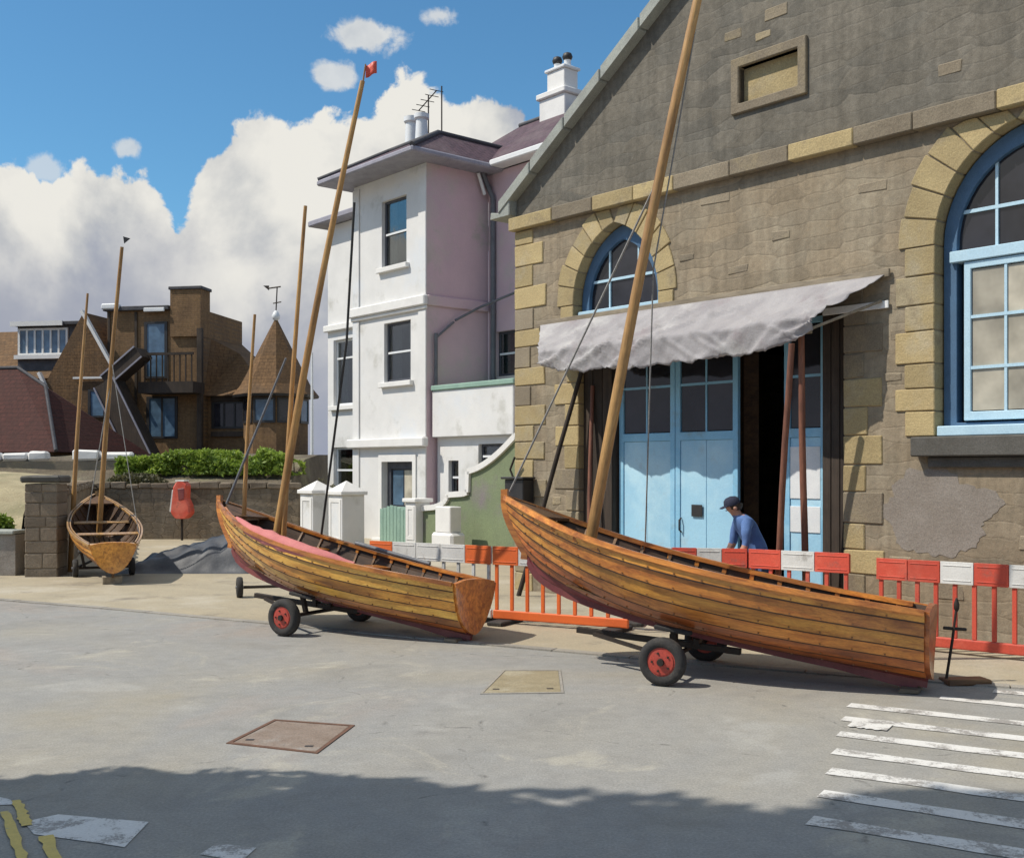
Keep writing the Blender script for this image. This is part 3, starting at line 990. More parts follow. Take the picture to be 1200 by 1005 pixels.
def arched_window(spec, ring, jambs, sash):
    """arched window as one part of the boathouse: voussoirs, jamb stones, frame, bars, one pane per light, sill"""
    o = bpy.data.objects.new('arched_window', None); COL.objects.link(o); o.parent = bh
    cx, w, zb, zs, h = spec['cx'], spec['w'], spec['zb'], spec['zs'], spec['h']
    Rr = (w * w + h * h) / (2 * w); a1 = math.asin(min(1, h / Rr))
    n = 6
    for sgn in (1, -1):
        for i in range(n):
            pts = []
            rr0, rr1 = Rr - .012, Rr + ring + random.uniform(-.03, .05)
            aa0, aa1 = a1 * i / n + .006, a1 * (i + 1) / n - .006
            arc = [aa0 + (aa1 - aa0) * q / 2 for q in range(3)]
            for rr, seq in ((rr0, arc), (rr1, arc[::-1])):
                for a in seq:
                    pts.append((cx + sgn * (w - Rr + rr * math.cos(a)), zs + rr * math.sin(a)))
            # keep each stone on its own side of the crown
            pts = [((max(p[0], cx + .004) if sgn > 0 else min(p[0], cx - .004)), min(p[1], 5.944)) for p in pts]
            mb_ = MB(); mb_.plate(pts if sgn > 0 else pts[::-1], -.026, .24)
            mb_.build('voussoir', M['ashlar'], o, bevel=.01)
    for sgn in (1, -1):
        z = jambs; k = 0
        while z < zs - .05:
            z1 = min(z + random.uniform(.26, .38), zs)
            if zs - z1 < .12:
                z1 = zs
            ww = ring + (.06 if k % 2 else -.06)
            a, b = cx + sgn * (w - .012), cx + sgn * (w + ww)
            mb_ = MB(); mb_.rbox(min(a, b), max(a, b), -.024, .24, z + .006, z1 - .006, .005)
            mb_.build('jamb_stone', M['ashlar'], o, bevel=.01)
            z = z1; k += 1
    fo = arch(cx, w - .03, zb + .01, zs, h - .03)
    fi = arch(cx, w - .19, zb + .16, zs, h - .24)
    mb_ = MB(); mb_.plate(fo, .16, .30, [fi]); mb_.build('frame', M['frame_blue'], o, bevel=.006)
    return o, fi

lw_o, fi = arched_window(LW, .34, 4.30, None)
xs = [0, 1.98, 2.58, 9]; zsr = [0, 4.92, 9]
for i in range(3):
    for j in range(2):
        p = clip_rect(fi, xs[i] + .012, xs[i + 1] - .012, zsr[j] + .012, zsr[j + 1] - .012)
        if p:
            mb = MB(); mb.plate(p, .225, .232); mb.build('pane', M['glass'], lw_o)
for x in (1.98, 2.58):
    p = clip_rect(fi, x - .014, x + .014, 0, 9)
    mb = MB(); mb.plate(p, .20, .25); mb.build('glazing_bar', M['bar_blue'], lw_o)
p = clip_rect(fi, 0, 9, 4.90, 4.94)
mb = MB(); mb.plate(p, .197, .253); mb.build('glazing_bar', M['bar_blue'], lw_o)
mb = MB(); mb.box(LW['cx'] - .87, LW['cx'] + .87, .06, .30, 4.315, 4.47); mb.build('sill', M['bar_blue'], lw_o, bevel=.01)

rw_o, fi = arched_window(RW, .42, 2.38, None)
TR = 4.42
xs = [0, 8.06, 8.72, 12]
for i in range(3):
    for (a, b) in ((TR + .1, 4.96), (4.96, 9)):
        p = clip_rect(fi, xs[i] + .014, xs[i + 1] - .014, a + .014, b - .014)
        if p:
            mb = MB(); mb.plate(p, .225, .232); mb.build('pane', M['glass'], rw_o)
for x in (8.06, 8.72):
    p = clip_rect(fi, x - .016, x + .016, TR + .1, 9)
    mb = MB(); mb.plate(p, .20, .25); mb.build('glazing_bar', M['bar_blue'], rw_o)
p = clip_rect(fi, 0, 20, 4.94, 4.98)
mb = MB(); mb.plate(p, .197, .253); mb.build('glazing_bar', M['bar_blue'], rw_o)
mb = MB(); mb.box(RW['cx'] - .84, RW['cx'] + .84, .10, .28, TR - .04, TR + .09); mb.build('transom', M['bar_blue'], rw_o, bevel=.008)
# lower sash with its own pale frame
x0, x1, z0, z1 = RW['cx'] - .68, RW['cx'] + .68, 2.56, TR - .05
mb = MB(); mb.plate([(x0, z0), (x1, z0), (x1, z1), (x0, z1)], .13, .19, [[(x0 + .08, z0 + .10), (x1 - .08, z0 + .10), (x1 - .08, z1 - .08), (x0 + .08, z1 - .08)]])
mb.build('sash', M['bar_blue'], rw_o, bevel=.006)
xc = [x0 + .08, x0 + .08 + (x1 - x0 - .16) / 3, x0 + .08 + (x1 - x0 - .16) * 2 / 3, x1 - .08]
zc_ = [z0 + .10, 3.16, 3.74, z1 - .08]
for i in range(3):
    for j in range(3):
        mb = MB(); mb.box(xc[i] + .012, xc[i + 1] - .012, .158, .165, zc_[j] + .012, zc_[j + 1] - .012)
        mb.build('pane', M['glass_pale'], rw_o)
for x in xc[1:3]:
    mb = MB(); mb.box(x - .015, x + .015, .14, .18, z0 + .10, z1 - .08); mb.build('glazing_bar', M['bar_blue'], rw_o)
for z in zc_[1:3]:
    mb = MB(); mb.box(x0 + .08, x1 - .08, .136, .184, z - .018, z + .018); mb.build('glazing_bar', M['bar_blue'], rw_o)
mb = MB(); mb.box(RW['cx'] - .93, RW['cx'] + .93, -.02, .16, 2.384, 2.50); mb.build('inner_sill', M['bar_blue'], rw_o, bevel=.01)
mb = MB(); mb.box(RW['cx'] - 1.18, RW['cx'] + 1.18, -.17, .20, 2.15, 2.377); mb.build('sill', M['sill_stone'], rw_o, bevel=.015)
mb = MB(); mb.box(RW['cx'] - 1.02, RW['cx'] + 1.02, -.07, .10, 2.02, 2.147); mb.build('sill_bracket', M['sill_stone'], rw_o, bevel=.015)
# blocked vent high in the gable
vo_ = bpy.data.objects.new('blocked_vent', None); COL.objects.link(vo_); vo_.parent = bh
a, b, c, d = VENT
mb = MB(); mb.plate([(a - .13, c - .13), (b + .13, c - .13), (b + .13, d + .13), (a - .13, d + .13)], -.03, .2, [[(a, c), (b, c), (b, d), (a, d)]])
mb.build('surround', M['ashlar_grey'], vo_, bevel=.012)
mb = MB(); mb.box(a + .002, b - .002, .10, .2, c + .002, d - .002); mb.build('infill_slab', M['ashlar'], vo_)
# stones that stand proud of the rubble
for (uu, zz, w, h) in [(6.62, 5.42, .42, .12), (.55, 5.62, .34, .14), (.5, 5.45, .3, .1), (4.5, 7.9, .3, .12), (5.2, 8.0, .35, .15), (5.0, 7.75, .25, .1), (4.2, 5.72, .5, .12), (5.3, 5.05, .3, .12),
                       (6.1, 8.6, .4, .12), (7.6, 6.6, .3, .14), (1.0, 1.5, .22, .14), (.95, .9, .3, .16), (1.05, .4, .28, .16),
                       (8.6, 1.2, .4, .18), (9.2, 1.6, .34, .16), (6.95, 3.6, .2, .12), (6.9, 3.1, .22, .10), (7.0, .9, .3, .16), (7.6, .6, .36, .18), (3.7, 5.0, .26, .1), (4.6, 4.7, .34, .12)]:
    y = .0 if zz < 6 else .02
    mb = MB(); mb.rbox(uu - w / 2, uu + w / 2, y - random.uniform(.004, .011), y + .05, zz - h / 2, zz + h / 2, .014)
    mb.build('rubble_stone', M['ashlar_grey'], bh, bevel=.014)
# patch of grey render beside the right window
pp = []
for i in range(90):
    a = 2 * math.pi * i / 90
    k = 1 + .32 * mnoise.noise(Vector((math.cos(a) * 1.7, math.sin(a) * 1.7, 2))) + .16 * mnoise.noise(Vector((math.cos(a) * 6, math.sin(a) * 6, 5))) + random.uniform(-.03, .03)
    pp.append((7.46 + .66 * math.cos(a) * k, 1.50 + .48 * math.sin(a) * k))
mb = MB(); mb.plate(pp, -.005, .02); mb.build('render_patch', M['plaster'], bh)
pp = [(p[0] * .55 + 4.9, p[1] * .30 + .62) for p in pp]
mb = MB(); mb.plate(pp, -.007, .02); mb.build('render_patch', M['plaster'], bh)

# the doors, set back in the opening
for (a, b) in ((OP[0] + .004, 2.13), (5.85, OP[1] - .004)):
    mb = MB(); mb.box(a, b, .12, .40, .0, 4.015); mb.build('door_post', M['dark_timber'], bh)
    n = 3
    for i in range(n):
        w = (b - a) / n
        mb = MB(); mb.box(a + i * w + .006, a + (i + 1) * w - .006, .095, .119, .01, 4.01); mb.build('board', M['dark_timber'], bh, bevel=.004)


def door_leaf(a, b, zg, nb, hb, white=False):
    o = bpy.data.objects.new('door_leaf', None); COL.objects.link(o); o.parent = bh
    y0, y1 = .22, .28
    st = .09
    mb_ = MB()
    mb_.plate([(a, .03), (b, .03), (b, 3.98), (a, 3.98)], y0, y1, [[(a + st, .12), (b - st, .12), (b - st, zg), (a + st, zg)], [(a + st, zg + .12), (b - st, zg + .12), (b - st, 3.90), (a + st, 3.90)]])
    mb_.build('door_frame', M['door_blue'], o, bevel=.005)
    n = 2 if b - a > 1 else 1
    w = (b - a - 2 * st) / n
    for i in range(n):
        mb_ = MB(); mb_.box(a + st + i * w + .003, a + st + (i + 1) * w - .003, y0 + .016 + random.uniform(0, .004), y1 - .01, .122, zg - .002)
        mb_.build('board', M['door_sunlit'], o, bevel=.004)
    gx = [a + st + (b - a - 2 * st) * i / nb for i in range(nb + 1)]
    gz = [zg + .12] + hb + [3.90]
    for i in range(nb):
        for j in range(len(gz) - 1):
            mb_ = MB(); mb_.box(gx[i] + .012, gx[i + 1] - .012, .246, .252, gz[j] + .012, gz[j + 1] - .012); mb_.build('pane', M['glass'], o)
    for x in gx[1:-1]:
        mb_ = MB(); mb_.box(x - .013, x + .013, .232, .266, zg + .12, 3.90); mb_.build('glazing_bar', M['door_blue'], o)
    for z in hb:
        mb_ = MB(); mb_.box(a + st, b - st, .228, .270, z - .018, z + .018); mb_.build('glazing_bar', M['door_blue'], o)
    return o
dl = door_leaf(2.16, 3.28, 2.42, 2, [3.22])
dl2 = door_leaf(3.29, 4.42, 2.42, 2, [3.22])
mb = MB(); mb.box(3.60, 3.80, .208, .219, 1.33, 1.50); mb.build('letter_plate', M['black'], dl2, bevel=.004)
mb = MB(); mb.tube([(3.40, .225, 1.1), (3.40, .18, 1.13), (3.40, .18, 1.27), (3.40, .225, 1.3)], .012); mb.build('handle', M['iron'], dl2, 60)
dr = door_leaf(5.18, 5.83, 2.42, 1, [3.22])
for (z0, z1) in ((1.62, 2.30), (1.18, 1.52)):
    mb = MB(); mb.box(5.275, 5.735, .224, .234, z0, z1); mb.build('white_panel', M['white_paint'], dr, bevel=.004)
# inside: floor and a few boards stacked in the dark
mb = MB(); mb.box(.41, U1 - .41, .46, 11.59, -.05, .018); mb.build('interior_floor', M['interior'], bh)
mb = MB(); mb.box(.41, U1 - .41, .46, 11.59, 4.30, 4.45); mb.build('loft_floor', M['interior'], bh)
for i, (x, l) in enumerate([(3.2, .5), (3.6, .3), (2.7, .3)]):
    mb = MB(); mb.beam((x, 1.6, .02), (x + l, 1.2, 3.8), .22, .05); mb.build('leaning_board', M['inner_wood'], bh)
# black box on the corner
t = thing('wall_box', 'small black box fixed to the stone corner left of the doors', 'wall box', (*W(BH, .02, -.03), 1.42), (0, 0, ROT))
mb = MB(); mb.box(0, .46, -.24, 0, 0, .42); mb.build('case', M['black'], t, bevel=.012)
mb = MB(); mb.box(-.05, .51, -.29, .0, .423, .46); mb.build('lid', M['black'], t, bevel=.01)
mb = MB(); mb.tube([(.05, -.1, .46), (-.02, -.1, .58), (.12, -.12, .78)], .018); mb.build('conduit', M['iron'], t, 60)

# ------------------------------------------------------------------ awning over the doors
aw = thing('awning', 'long faded mauve canvas awning sagging over the blue doors', 'awning', (BH[0], BH[1], 0), (0, 0, ROT))
nu, nv = 150, 30
def awn(i, j):
    f = i / nu; q = j / nv
    ut, ub = .68 + (6.82 - .68) * f, 1.42 + (6.30 - 1.42) * f
    hem = .04 * mnoise.noise(Vector((f * 9, 0, 2))) + .03 * mnoise.noise(Vector((f * 31, 0, 7))) + .02 * mnoise.noise(Vector((f * 90, 0, 4)))
    if q < .66:
        k = q / .66
        x = ut + (ub - ut) * k; y = -.07 - .72 * k; z = 4.33 - .53 * k - .05 * math.sin(k * math.pi) * (.6 + .4 * math.sin(f * 19))
    else:
        k = (q - .66) / .34
        lift = max(0, (f - .86) / .14) * .20 + max(0, (.12 - f) / .12) * .10
        x = ub + .03 * k * math.sin(f * 23); y = -.79 + .02 * k + .03 * k * math.sin(f * 27); z = 3.80 - (.33 + .05 * math.sin(f * math.pi) - lift + hem) * k
    m_ = min(1, q * 4)
    c1 = abs(mnoise.noise(Vector((x * 1.1 + q * 3.2, q * .8, 5.5))))
    c2 = abs(mnoise.noise(Vector((x * 2.6 - q * 4.2, q * 1.3, 2.5))))
    c3 = abs(mnoise.noise(Vector((x * 6.0 + q * 5.0, q * 3.0, 8.5))))
    d = (.045 - min(c1, .12) * .38) + (.03 - min(c2, .10) * .30) - c3 * .03
    y -= d * m_; z += d * .8 * m_
    return (x, y, z)
vs = [awn(i, j) for j in range(nv + 1) for i in range(nu + 1)]
fs = [(j * (nu + 1) + i, j * (nu + 1) + i + 1, (j + 1) * (nu + 1) + i + 1, (j + 1) * (nu + 1) + i) for j in range(nv) for i in range(nu)]
mb = MB(); mb.add(vs, fs)
o = mb.build('canvas', M['canvas'], aw, smooth=180)
sm = o.modifiers.new('thick', 'SOLIDIFY'); sm.thickness = .006; sm.offset = -1
mb = MB(); mb.box(.58, 6.88, -.065, -.028, 4.30, 4.40); mb.build('wall_batten', M['bare_wood'], aw, bevel=.006)
mb = MB(); mb.beam((6.22, -.72, 3.68), (6.78, -.06, 4.02), .035, .035); mb.build('end_bar', M['bare_wood'], aw, bevel=.005)
mb = MB(); mb.beam((1.46, -.68, 3.68), (.74, -.06, 4.28), .05, .05); mb.build('end_bar', M['bare_wood'], aw, bevel=.005)
mb = MB(); mb.beam((1.44, -.68, 3.66), (6.22, -.68, 3.66), .05, .05); mb.build('front_bar', M['bare_wood'], aw, bevel=.005)
mb = MB(); mb.box(5.95, 6.86, -.05, -.024, 3.93, 4.02); mb.build('white_board', M['white_paint'], aw, bevel=.005)

def pole(label, p0, p1, r, m, group=None):
    mb_ = MB()
    p0 = Vector(p0); p1 = Vector(p1)
    d = p1 - p0
    mb_.tube([Vector((0, 0, 0)) + d * k / 6 + Vector((math.sin(k * 1.3), 0, 0)) * .006 for k in range(7)], [r * (1.05 - .12 * k / 6) for k in range(7)], 10)
    o_ = mb_.build('wooden_pole', m, None, smooth=50)
    o_.location = p0
    return tag(o_, label, 'pole', group)
G = 'brown poles propped beside the boathouse doors'
pole('reddish pole propping the right front corner of the awning, foot leaning left', (3.30, 13.95, .01), (*W(BH, 6.02, -.80), 3.52), .040, M['red_spar'], G)
pole('upright reddish pole against the right blue door leaf', (3.68, 13.88, .01), (3.545, 13.62, 3.70), .042, M['red_spar'], G)
pole('dark slanting pole from the left doorpost down to the pavement', (*W(BH, .78, -.62), .01), (*W(BH, 1.66, -.06), 3.62), .038, M['dark_timber'], G)
pole('short reddish upright pole beside the left doorpost', (*W(BH, 1.92, -.22), .01), (*W(BH, 1.72, .08), 3.30), .034, M['red_spar'], G)

# ------------------------------------------------------------------ white house
HC = (-2.31, 30.0)
hs_ = thing('townhouse', 'tall white town house, shaded sides tinted mauve, with hipped purple roof', 'house', (HC[0], HC[1], 0), (0, 0, ROT))
def sash_window(parent, x0, x1, z0, z1, y, glass, frame, sill=True, meet=.5, surround=None, cols=1):
    o_ = bpy.data.objects.new('window', None); COL.objects.link(o_); o_.parent = parent
    mb_ = MB()
    zm = z0 + (z1 - z0) * meet
    hl = [[(x0 + .07, z0 + .08), (x1 - .07, z0 + .08), (x1 - .07, zm - .03), (x0 + .07, zm - .03)], [(x0 + .07, zm + .03), (x1 - .07, zm + .03), (x1 - .07, z1 - .07), (x0 + .07, z1 - .07)]]
    mb_.plate([(x0 + .003, z0 + .003), (x1 - .003, z0 + .003), (x1 - .003, z1 - .003), (x0 + .003, z1 - .003)], y + .11, y + .17, hl)
    mb_.build('frame', frame, o_, bevel=.006)
    for (za, zb) in ((z0 + .08, zm - .03), (zm + .03, z1 - .07)):
        mb_ = MB(); mb_.box(x0 + .072, x1 - .072, y + .14, y + .147, za + .002, zb - .002); mb_.build('pane', M['clear_glass'], o_)
    mb_ = MB(); mb_.box(x0 + .07, x1 - .07, y + .095, y + .128, zm - .028, zm + .028); mb_.build('meeting_rail', M['white_paint'], o_)
    if x1 - x0 > .8:
        for sgn in (0, 1):
            mb_ = MB(); n_ = 9; ww = (x1 - x0) * random.uniform(.22, .36); vs_ = []
            for zz in (z0 + .05, z1 - .05):
                for k in range(n_ + 1):
                    xx = x0 + .05 + ww * k / n_ if sgn == 0 else x1 - .05 - ww * k / n_
                    vs_.append((xx, y + .235 + .02 * math.sin(k * 2.2), zz))
            mb_.add(vs_, [(k, k + 1, n_ + 2 + k, n_ + 1 + k) for k in range(n_)]); mb_.build('curtain', M['curtain'] if glass is not M['glass_green'] else M['green_paint'], o_, smooth=180)
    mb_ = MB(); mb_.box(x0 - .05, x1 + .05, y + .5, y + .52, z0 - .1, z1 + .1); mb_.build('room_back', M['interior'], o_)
    if sill:
        mb_ = MB(); mb_.box(x0 - .14, x1 + .14, y - .13, y + .10, z0 - .14, z0 - .001); mb_.build('sill', M['trim'], o_, bevel=.012)
    if surround:
        mb_ = MB()
        mb_.plate([(x0 - .16, z0 - .0), (x1 + .16, z0 - .0), (x1 + .16, z1 + .16), (x0 - .16, z1 + .16)], y - .03, y + .05, [[(x0, z0 + .004), (x1, z0 + .004), (x1, z1), (x0, z1)]])
        mb_.build('surround', surround, o_, bevel=.01)
    return o_
W1 = (-2.16, -.94, 7.72, 9.62); W2 = (-2.04, -.74, 4.46, 6.14); DO = (-2.12, -.62, .0, 2.22)
def rect(w):
    return [(w[0], w[2]), (w[1], w[2]), (w[1], w[3]), (w[0], w[3])]
mb = MB(); mb.plate([(-3.62, -.2), (DO[0], -.2), (DO[0], DO[3]), (DO[1], DO[3]), (DO[1], -.2), (-.002, -.2), (-.002, 10.3), (-3.62, 10.3)], 0, .28, [rect(W1), rect(W2)])
mb.build('bay_front_wall', M['stucco'], hs_)
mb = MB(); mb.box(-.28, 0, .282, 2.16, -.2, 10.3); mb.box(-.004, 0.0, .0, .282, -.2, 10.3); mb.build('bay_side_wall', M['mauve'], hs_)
mb = MB(); mb.box(-3.62, -3.34, .282, 2.16, -.2, 10.3); mb.build('bay_left_wall', M['stucco'], hs_)
sash_window(hs_, *W1[:2], *W1[2:], 0, M['glass'], M['sash'])
sash_window(hs_, *W2[:2], *W2[2:], 0, M['glass_blue'], M['sash'], surround=None)
mb = MB(); mb.box(-3.72, .08, -.16, -.002, 6.44, 6.72); mb.build('string_band', M['trim'], hs_, bevel=.03)
mb = MB(); mb.box(-3.68, .06, -.09, -.002, 6.34, 6.437); mb.build('string_band', M['trim'], hs_, bevel=.02)
mb = MB(); mb.box(-3.74, .10, -.20, -.002, 2.62, 2.88); mb.build('cornice', M['trim'], hs_, bevel=.03)
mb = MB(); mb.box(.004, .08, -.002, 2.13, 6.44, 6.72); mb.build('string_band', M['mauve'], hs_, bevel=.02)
for (a, b) in ((-3.64, -3.30), (-.34, .015)):
    mb = MB(); mb.box(a, b, -.045, -.003, -.1, 2.617); mb.box(a, b, -.045, -.003, 2.885, 6.335); mb.box(a, b, -.045, -.003, 6.725, 10.2); mb.build('corner_strip', M['stucco'], hs_, bevel=.012)
# front door
od = bpy.data.objects.new('front_door', None); COL.objects.link(od); od.parent = hs_
mb = MB(); mb.plate([(DO[0] + .003, 0), (DO[1] - .003, 0), (DO[1] - .003, DO[3] - .003), (DO[0] + .003, DO[3] - .003)], .16, .26, [[(DO[0] + .18, .05), (DO[1] - .18, .05), (DO[1] - .18, 2.02), (DO[0] + .18, 2.02)]])
mb.build('door_case', M['sash'], od, bevel=.01)
mb = MB(); mb.box(DO[0] + .185, DO[1] - .185, .20, .25, .05, .95); mb.build('lower_panel', M['green_paint'], od, bevel=.01)
for i in range(2):
    xa = DO[0] + .22 + i * .56
    mb = MB(); mb.box(xa, xa + .5, .215, .225, 1.0, 1.98); mb.build('pane', M['glass_pale'] if i else M['glass_blue'], od)
mb = MB(); mb.box(DO[0] + .185, DO[1] - .185, .226, .25, .953, 2.018); mb.build('door_back', M['sash'], od)
mb = MB(); mb.box(DO[0] - .05, DO[1] + .05, -.35, .12, -.05, .08); mb.build('door_step', M['trim'], od, bevel=.01)
mb = MB(); mb.plate([(DO[0] - .16, .1), (DO[1] + .16, .1), (DO[1] + .16, 2.42), (DO[0] - .16, 2.42)], -.04, -.003, [[(DO[0], .101), (DO[1], .101), (DO[1], DO[3]), (DO[0], DO[3])]])
mb.build('surround', M['trim'], od, bevel=.01)
# left wing, set back
mb = MB()
WA = (-6.08, -4.86, 4.0, 6.08); WB = (-6.08, -4.86, 1.1, 2.70)
mb.plate([(-6.42, -.2), (-3.625, -.2), (-3.625, 9.72), (-6.42, 9.72)], .80, 1.05, [rect(WA), rect(WB)])
mb.box(-6.42, -6.17, 1.052, 7, -.2, 9.72)
mb.build('wing_wall', M['stucco'], hs_)
sash_window(hs_, *WA[:2], *WA[2:], .80, M['glass_green'], M['white_paint'], meet=.72)
sash_window(hs_, *WB[:2], *WB[2:], .80, M['glass_green'], M['white_paint'], meet=.55)
mb = MB(); mb.box(-6.50, -3.63, .66, .797, 6.36, 6.56); mb.build('string_band', M['trim'], hs_, bevel=.02)
mb = MB(); mb.box(-6.90, -3.63, .34, 7.2, 9.74, 9.92); mb.build('wing_gutter', M['gutter'], hs_, bevel=.03)
mb = MB(); mb.add([(-6.85, .40, 9.922), (-3.63, .40, 9.922), (-3.63, 3.2, 10.9), (-5.4, 3.2, 10.9), (-5.4, 5.0, 10.9), (-6.85, 7.2, 9.922), (-3.63, 5, 10.9)], [(0, 1, 2, 3), (0, 3, 4, 5), (3, 2, 6, 4)])
mb.build('wing_roof', M['slate_dark'], hs_)
# main block to the right, behind
MW = (.32, 1.22, 4.60, 5.86)
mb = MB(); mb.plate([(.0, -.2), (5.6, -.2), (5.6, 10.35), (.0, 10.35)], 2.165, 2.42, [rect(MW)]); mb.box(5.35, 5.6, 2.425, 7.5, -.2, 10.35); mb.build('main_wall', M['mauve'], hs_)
sash_window(hs_, *MW[:2], *MW[2:], 2.165, M['glass_green'], M['sash'], sill=False)
mb = MB(); mb.tube([(.30, 2.08, 4.3), (.30, 2.08, 9.6), (.16, 2.02, 9.95), (.12, 1.86, 10.3)], .075, 10); mb.build('downpipe', M['lead'], hs_, smooth=50)
mb = MB(); mb.tube([(.12, 1.70, 10.28), (.16, 1.9, 9.7)], .05, 8); mb.build('pipe_elbow', M['white_paint'], hs_, smooth=50)
mb = MB(); mb.tube([(.10, .9, 6.1), (.3, 1.6, 6.5), (1.6, 2.08, 6.9)], .035, 8); mb.build('waste_pipe', M['lead'], hs_, smooth=50)
mb = MB(); mb.tube([(.09, .25, 4.3), (.09, .25, 5.7)], .05, 8); mb.tube([(.09, .28, 5.6), (.09, .85, 6.05)], .035, 8); mb.build('waste_pipe', M['lead'], hs_, smooth=50)
# roofs: bay
def hip(x0, x1, y0, y1, z0, tx0, tx1, ty0, ty1, z1, name, m):
    mb_ = MB()
    mb_.add([(x0, y0, z0), (x1, y0, z0), (x1, y1, z0), (x0, y1, z0), (tx0, ty0, z1), (tx1, ty0, z1), (tx1, ty1, z1), (tx0, ty1, z1)],
            [(0, 1, 5, 4), (1, 2, 6, 5), (2, 3, 7, 6), (3, 0, 4, 7), (4, 5, 6, 7), (3, 2, 1, 0)])
    return mb_.build(name, m, hs_)
mb = MB(); mb.box(-4.16, .66, -.96, 3.6, 10.302, 10.46); mb.build('bay_gutter', M['gutter'], hs_, bevel=.04)
hip(-4.12, .62, -.92, 4.4, 10.462, -3.0, -.62, .85, 4.2, 11.40, 'bay_roof', M['slate'])
mb = MB()
for p0, p1 in (((.62, -.92, 10.48), (-.62, .85, 11.42)), ((-.62, .85, 11.42), (-.62, 4.2, 11.42)), ((-3.0, .85, 11.42), (-.62, .85, 11.42)), ((-4.12, -.92, 10.48), (-3.0, .85, 11.42))):
    mb.tube([p0, p1], .075, 8)
mb.build('ridge_tiles', M['slate_dark'], hs_, smooth=50)
mb = MB(); mb.box(.60, 6.1, 1.68, 2.16, 10.37, 10.54); mb.build('main_gutter', M['white_paint'], hs_, bevel=.03)
mb = MB()
mb.add([(-3.0, 1.70, 10.45), (6.0, 1.70, 10.542), (6.0, 5.0, 12.72), (-1.9, 5.0, 12.72), (6.0, 8.3, 10.54), (-3.0, 8.3, 10.54)], [(0, 1, 2, 3), (3, 2, 4, 5), (0, 3, 5), (1, 4, 2)])
mb.build('main_roof', M['slate'], hs_)
mb = MB(); mb.tube([(-1.9, 5, 12.74), (6, 5, 12.74)], .08, 8); mb.build('ridge_tiles', M['slate_dark'], hs_, smooth=50)
# chimney stack on the ridge
ch = bpy.data.objects.new('chimney', None); COL.objects.link(ch); ch.parent = hs_
cx, cy = -.05, 5.0
mb = MB(); mb.box(cx - .56, cx + .56, cy - .36, cy + .36, 12.0, 13.10); mb.build('stack', M['trim'], ch, bevel=.02)
mb = MB(); mb.box(cx - .64, cx + .64, cy - .44, cy + .44, 13.102, 13.28); mb.build('stack_shoulder', M['trim'], ch, bevel=.03)
mb = MB(); mb.box(cx - .30, cx + .46, cy - .28, cy + .28, 13.282, 13.88); mb.build('upper_stack', M['trim'], ch, bevel=.02)
mb = MB(); mb.box(cx - .36, cx + .52, cy - .34, cy + .34, 13.882, 13.97); mb.build('cap_slab', M['white_paint'], ch, bevel=.02)
for dx in (-.14, .30):
    mb = MB(); mb.lathe([(.12, 13.97), (.10, 14.16), (.11, 14.18)], 12, (cx + dx, cy, 0)); mb.build('chimney_pot', M['white_paint'], ch, smooth=50)
    mb = MB(); mb.lathe([(.02, 14.15), (.12, 14.19), (.16, 14.28), (.12, 14.38), (.03, 14.42)], 12, (cx + dx, cy, 0)); mb.build('cowl', M['black'], ch, smooth=60)
# pots and aerial over the bay
for (x, y, h) in ((-2.55, 1.3, 1.0), (-1.75, 1.1, .85)):
    mb = MB(); mb.lathe([(.20, 11.3), (.16, 11.4 + h * .8), (.22, 11.4 + h * .86), (.22, 11.4 + h)], 12, (x, y, 0)); mb.build('chimney_pot', M['white_paint'], hs_, smooth=40)
ae = bpy.data.objects.new('aerial', None); COL.objects.link(ae); ae.parent = hs_
for (x, h) in ((-2.1, 13.0), (-1.45, 13.1)):
    mb = MB(); mb.tube([(x, 1.6, 11.3), (x, 1.6, h)], .022, 6); mb.build('mast', M['iron'], ae)
mb = MB(); mb.tube([(-2.8, 1.75, 12.75), (-1.5, 1.45, 12.95)], .018, 6)
for k in range(5):
    f = k / 4
    c_ = Vector((-2.8, 1.75, 12.75)).lerp(Vector((-1.5, 1.45, 12.95)), f)
    mb.tube([c_ + Vector((-.03, -.22, 0)), c_ + Vector((.03, .22, 0))], .012, 5)
mb.build('antenna_array', M['iron'], ae)
# low porch with a parapet
PW1 = (.58, 1.02, 1.34, 2.24); PW2 = (1.86, 3.16, 2.02, 2.66)
mb = MB(); mb.plate([(.09, -.2), (3.4, -.2), (3.4, 2.86), (.09, 2.86)], .30, .52, [rect(PW1), rect(PW2)]); mb.box(3.18, 3.4, .525, 2.15, -.2, 2.86); mb.build('porch_wall', M['stucco'], hs_)
mb = MB(); mb.box(.085, 3.46, .12, 2.14, 2.865, 4.12); mb.build('porch_parapet', M['stucco'], hs_, bevel=.02)
mb = MB(); mb.box(.083, 3.52, .07, 2.145, 4.122, 4.26); mb.build('parapet_coping', M['green_paint'], hs_, bevel=.02)
sash_window(hs_, *PW1[:2], *PW1[2:], .30, M['glass'], M['sash'], sill=False)
sash_window(hs_, *PW2[:2], *PW2[2:], .30, M['glass_green'], M['sash'], sill=False)

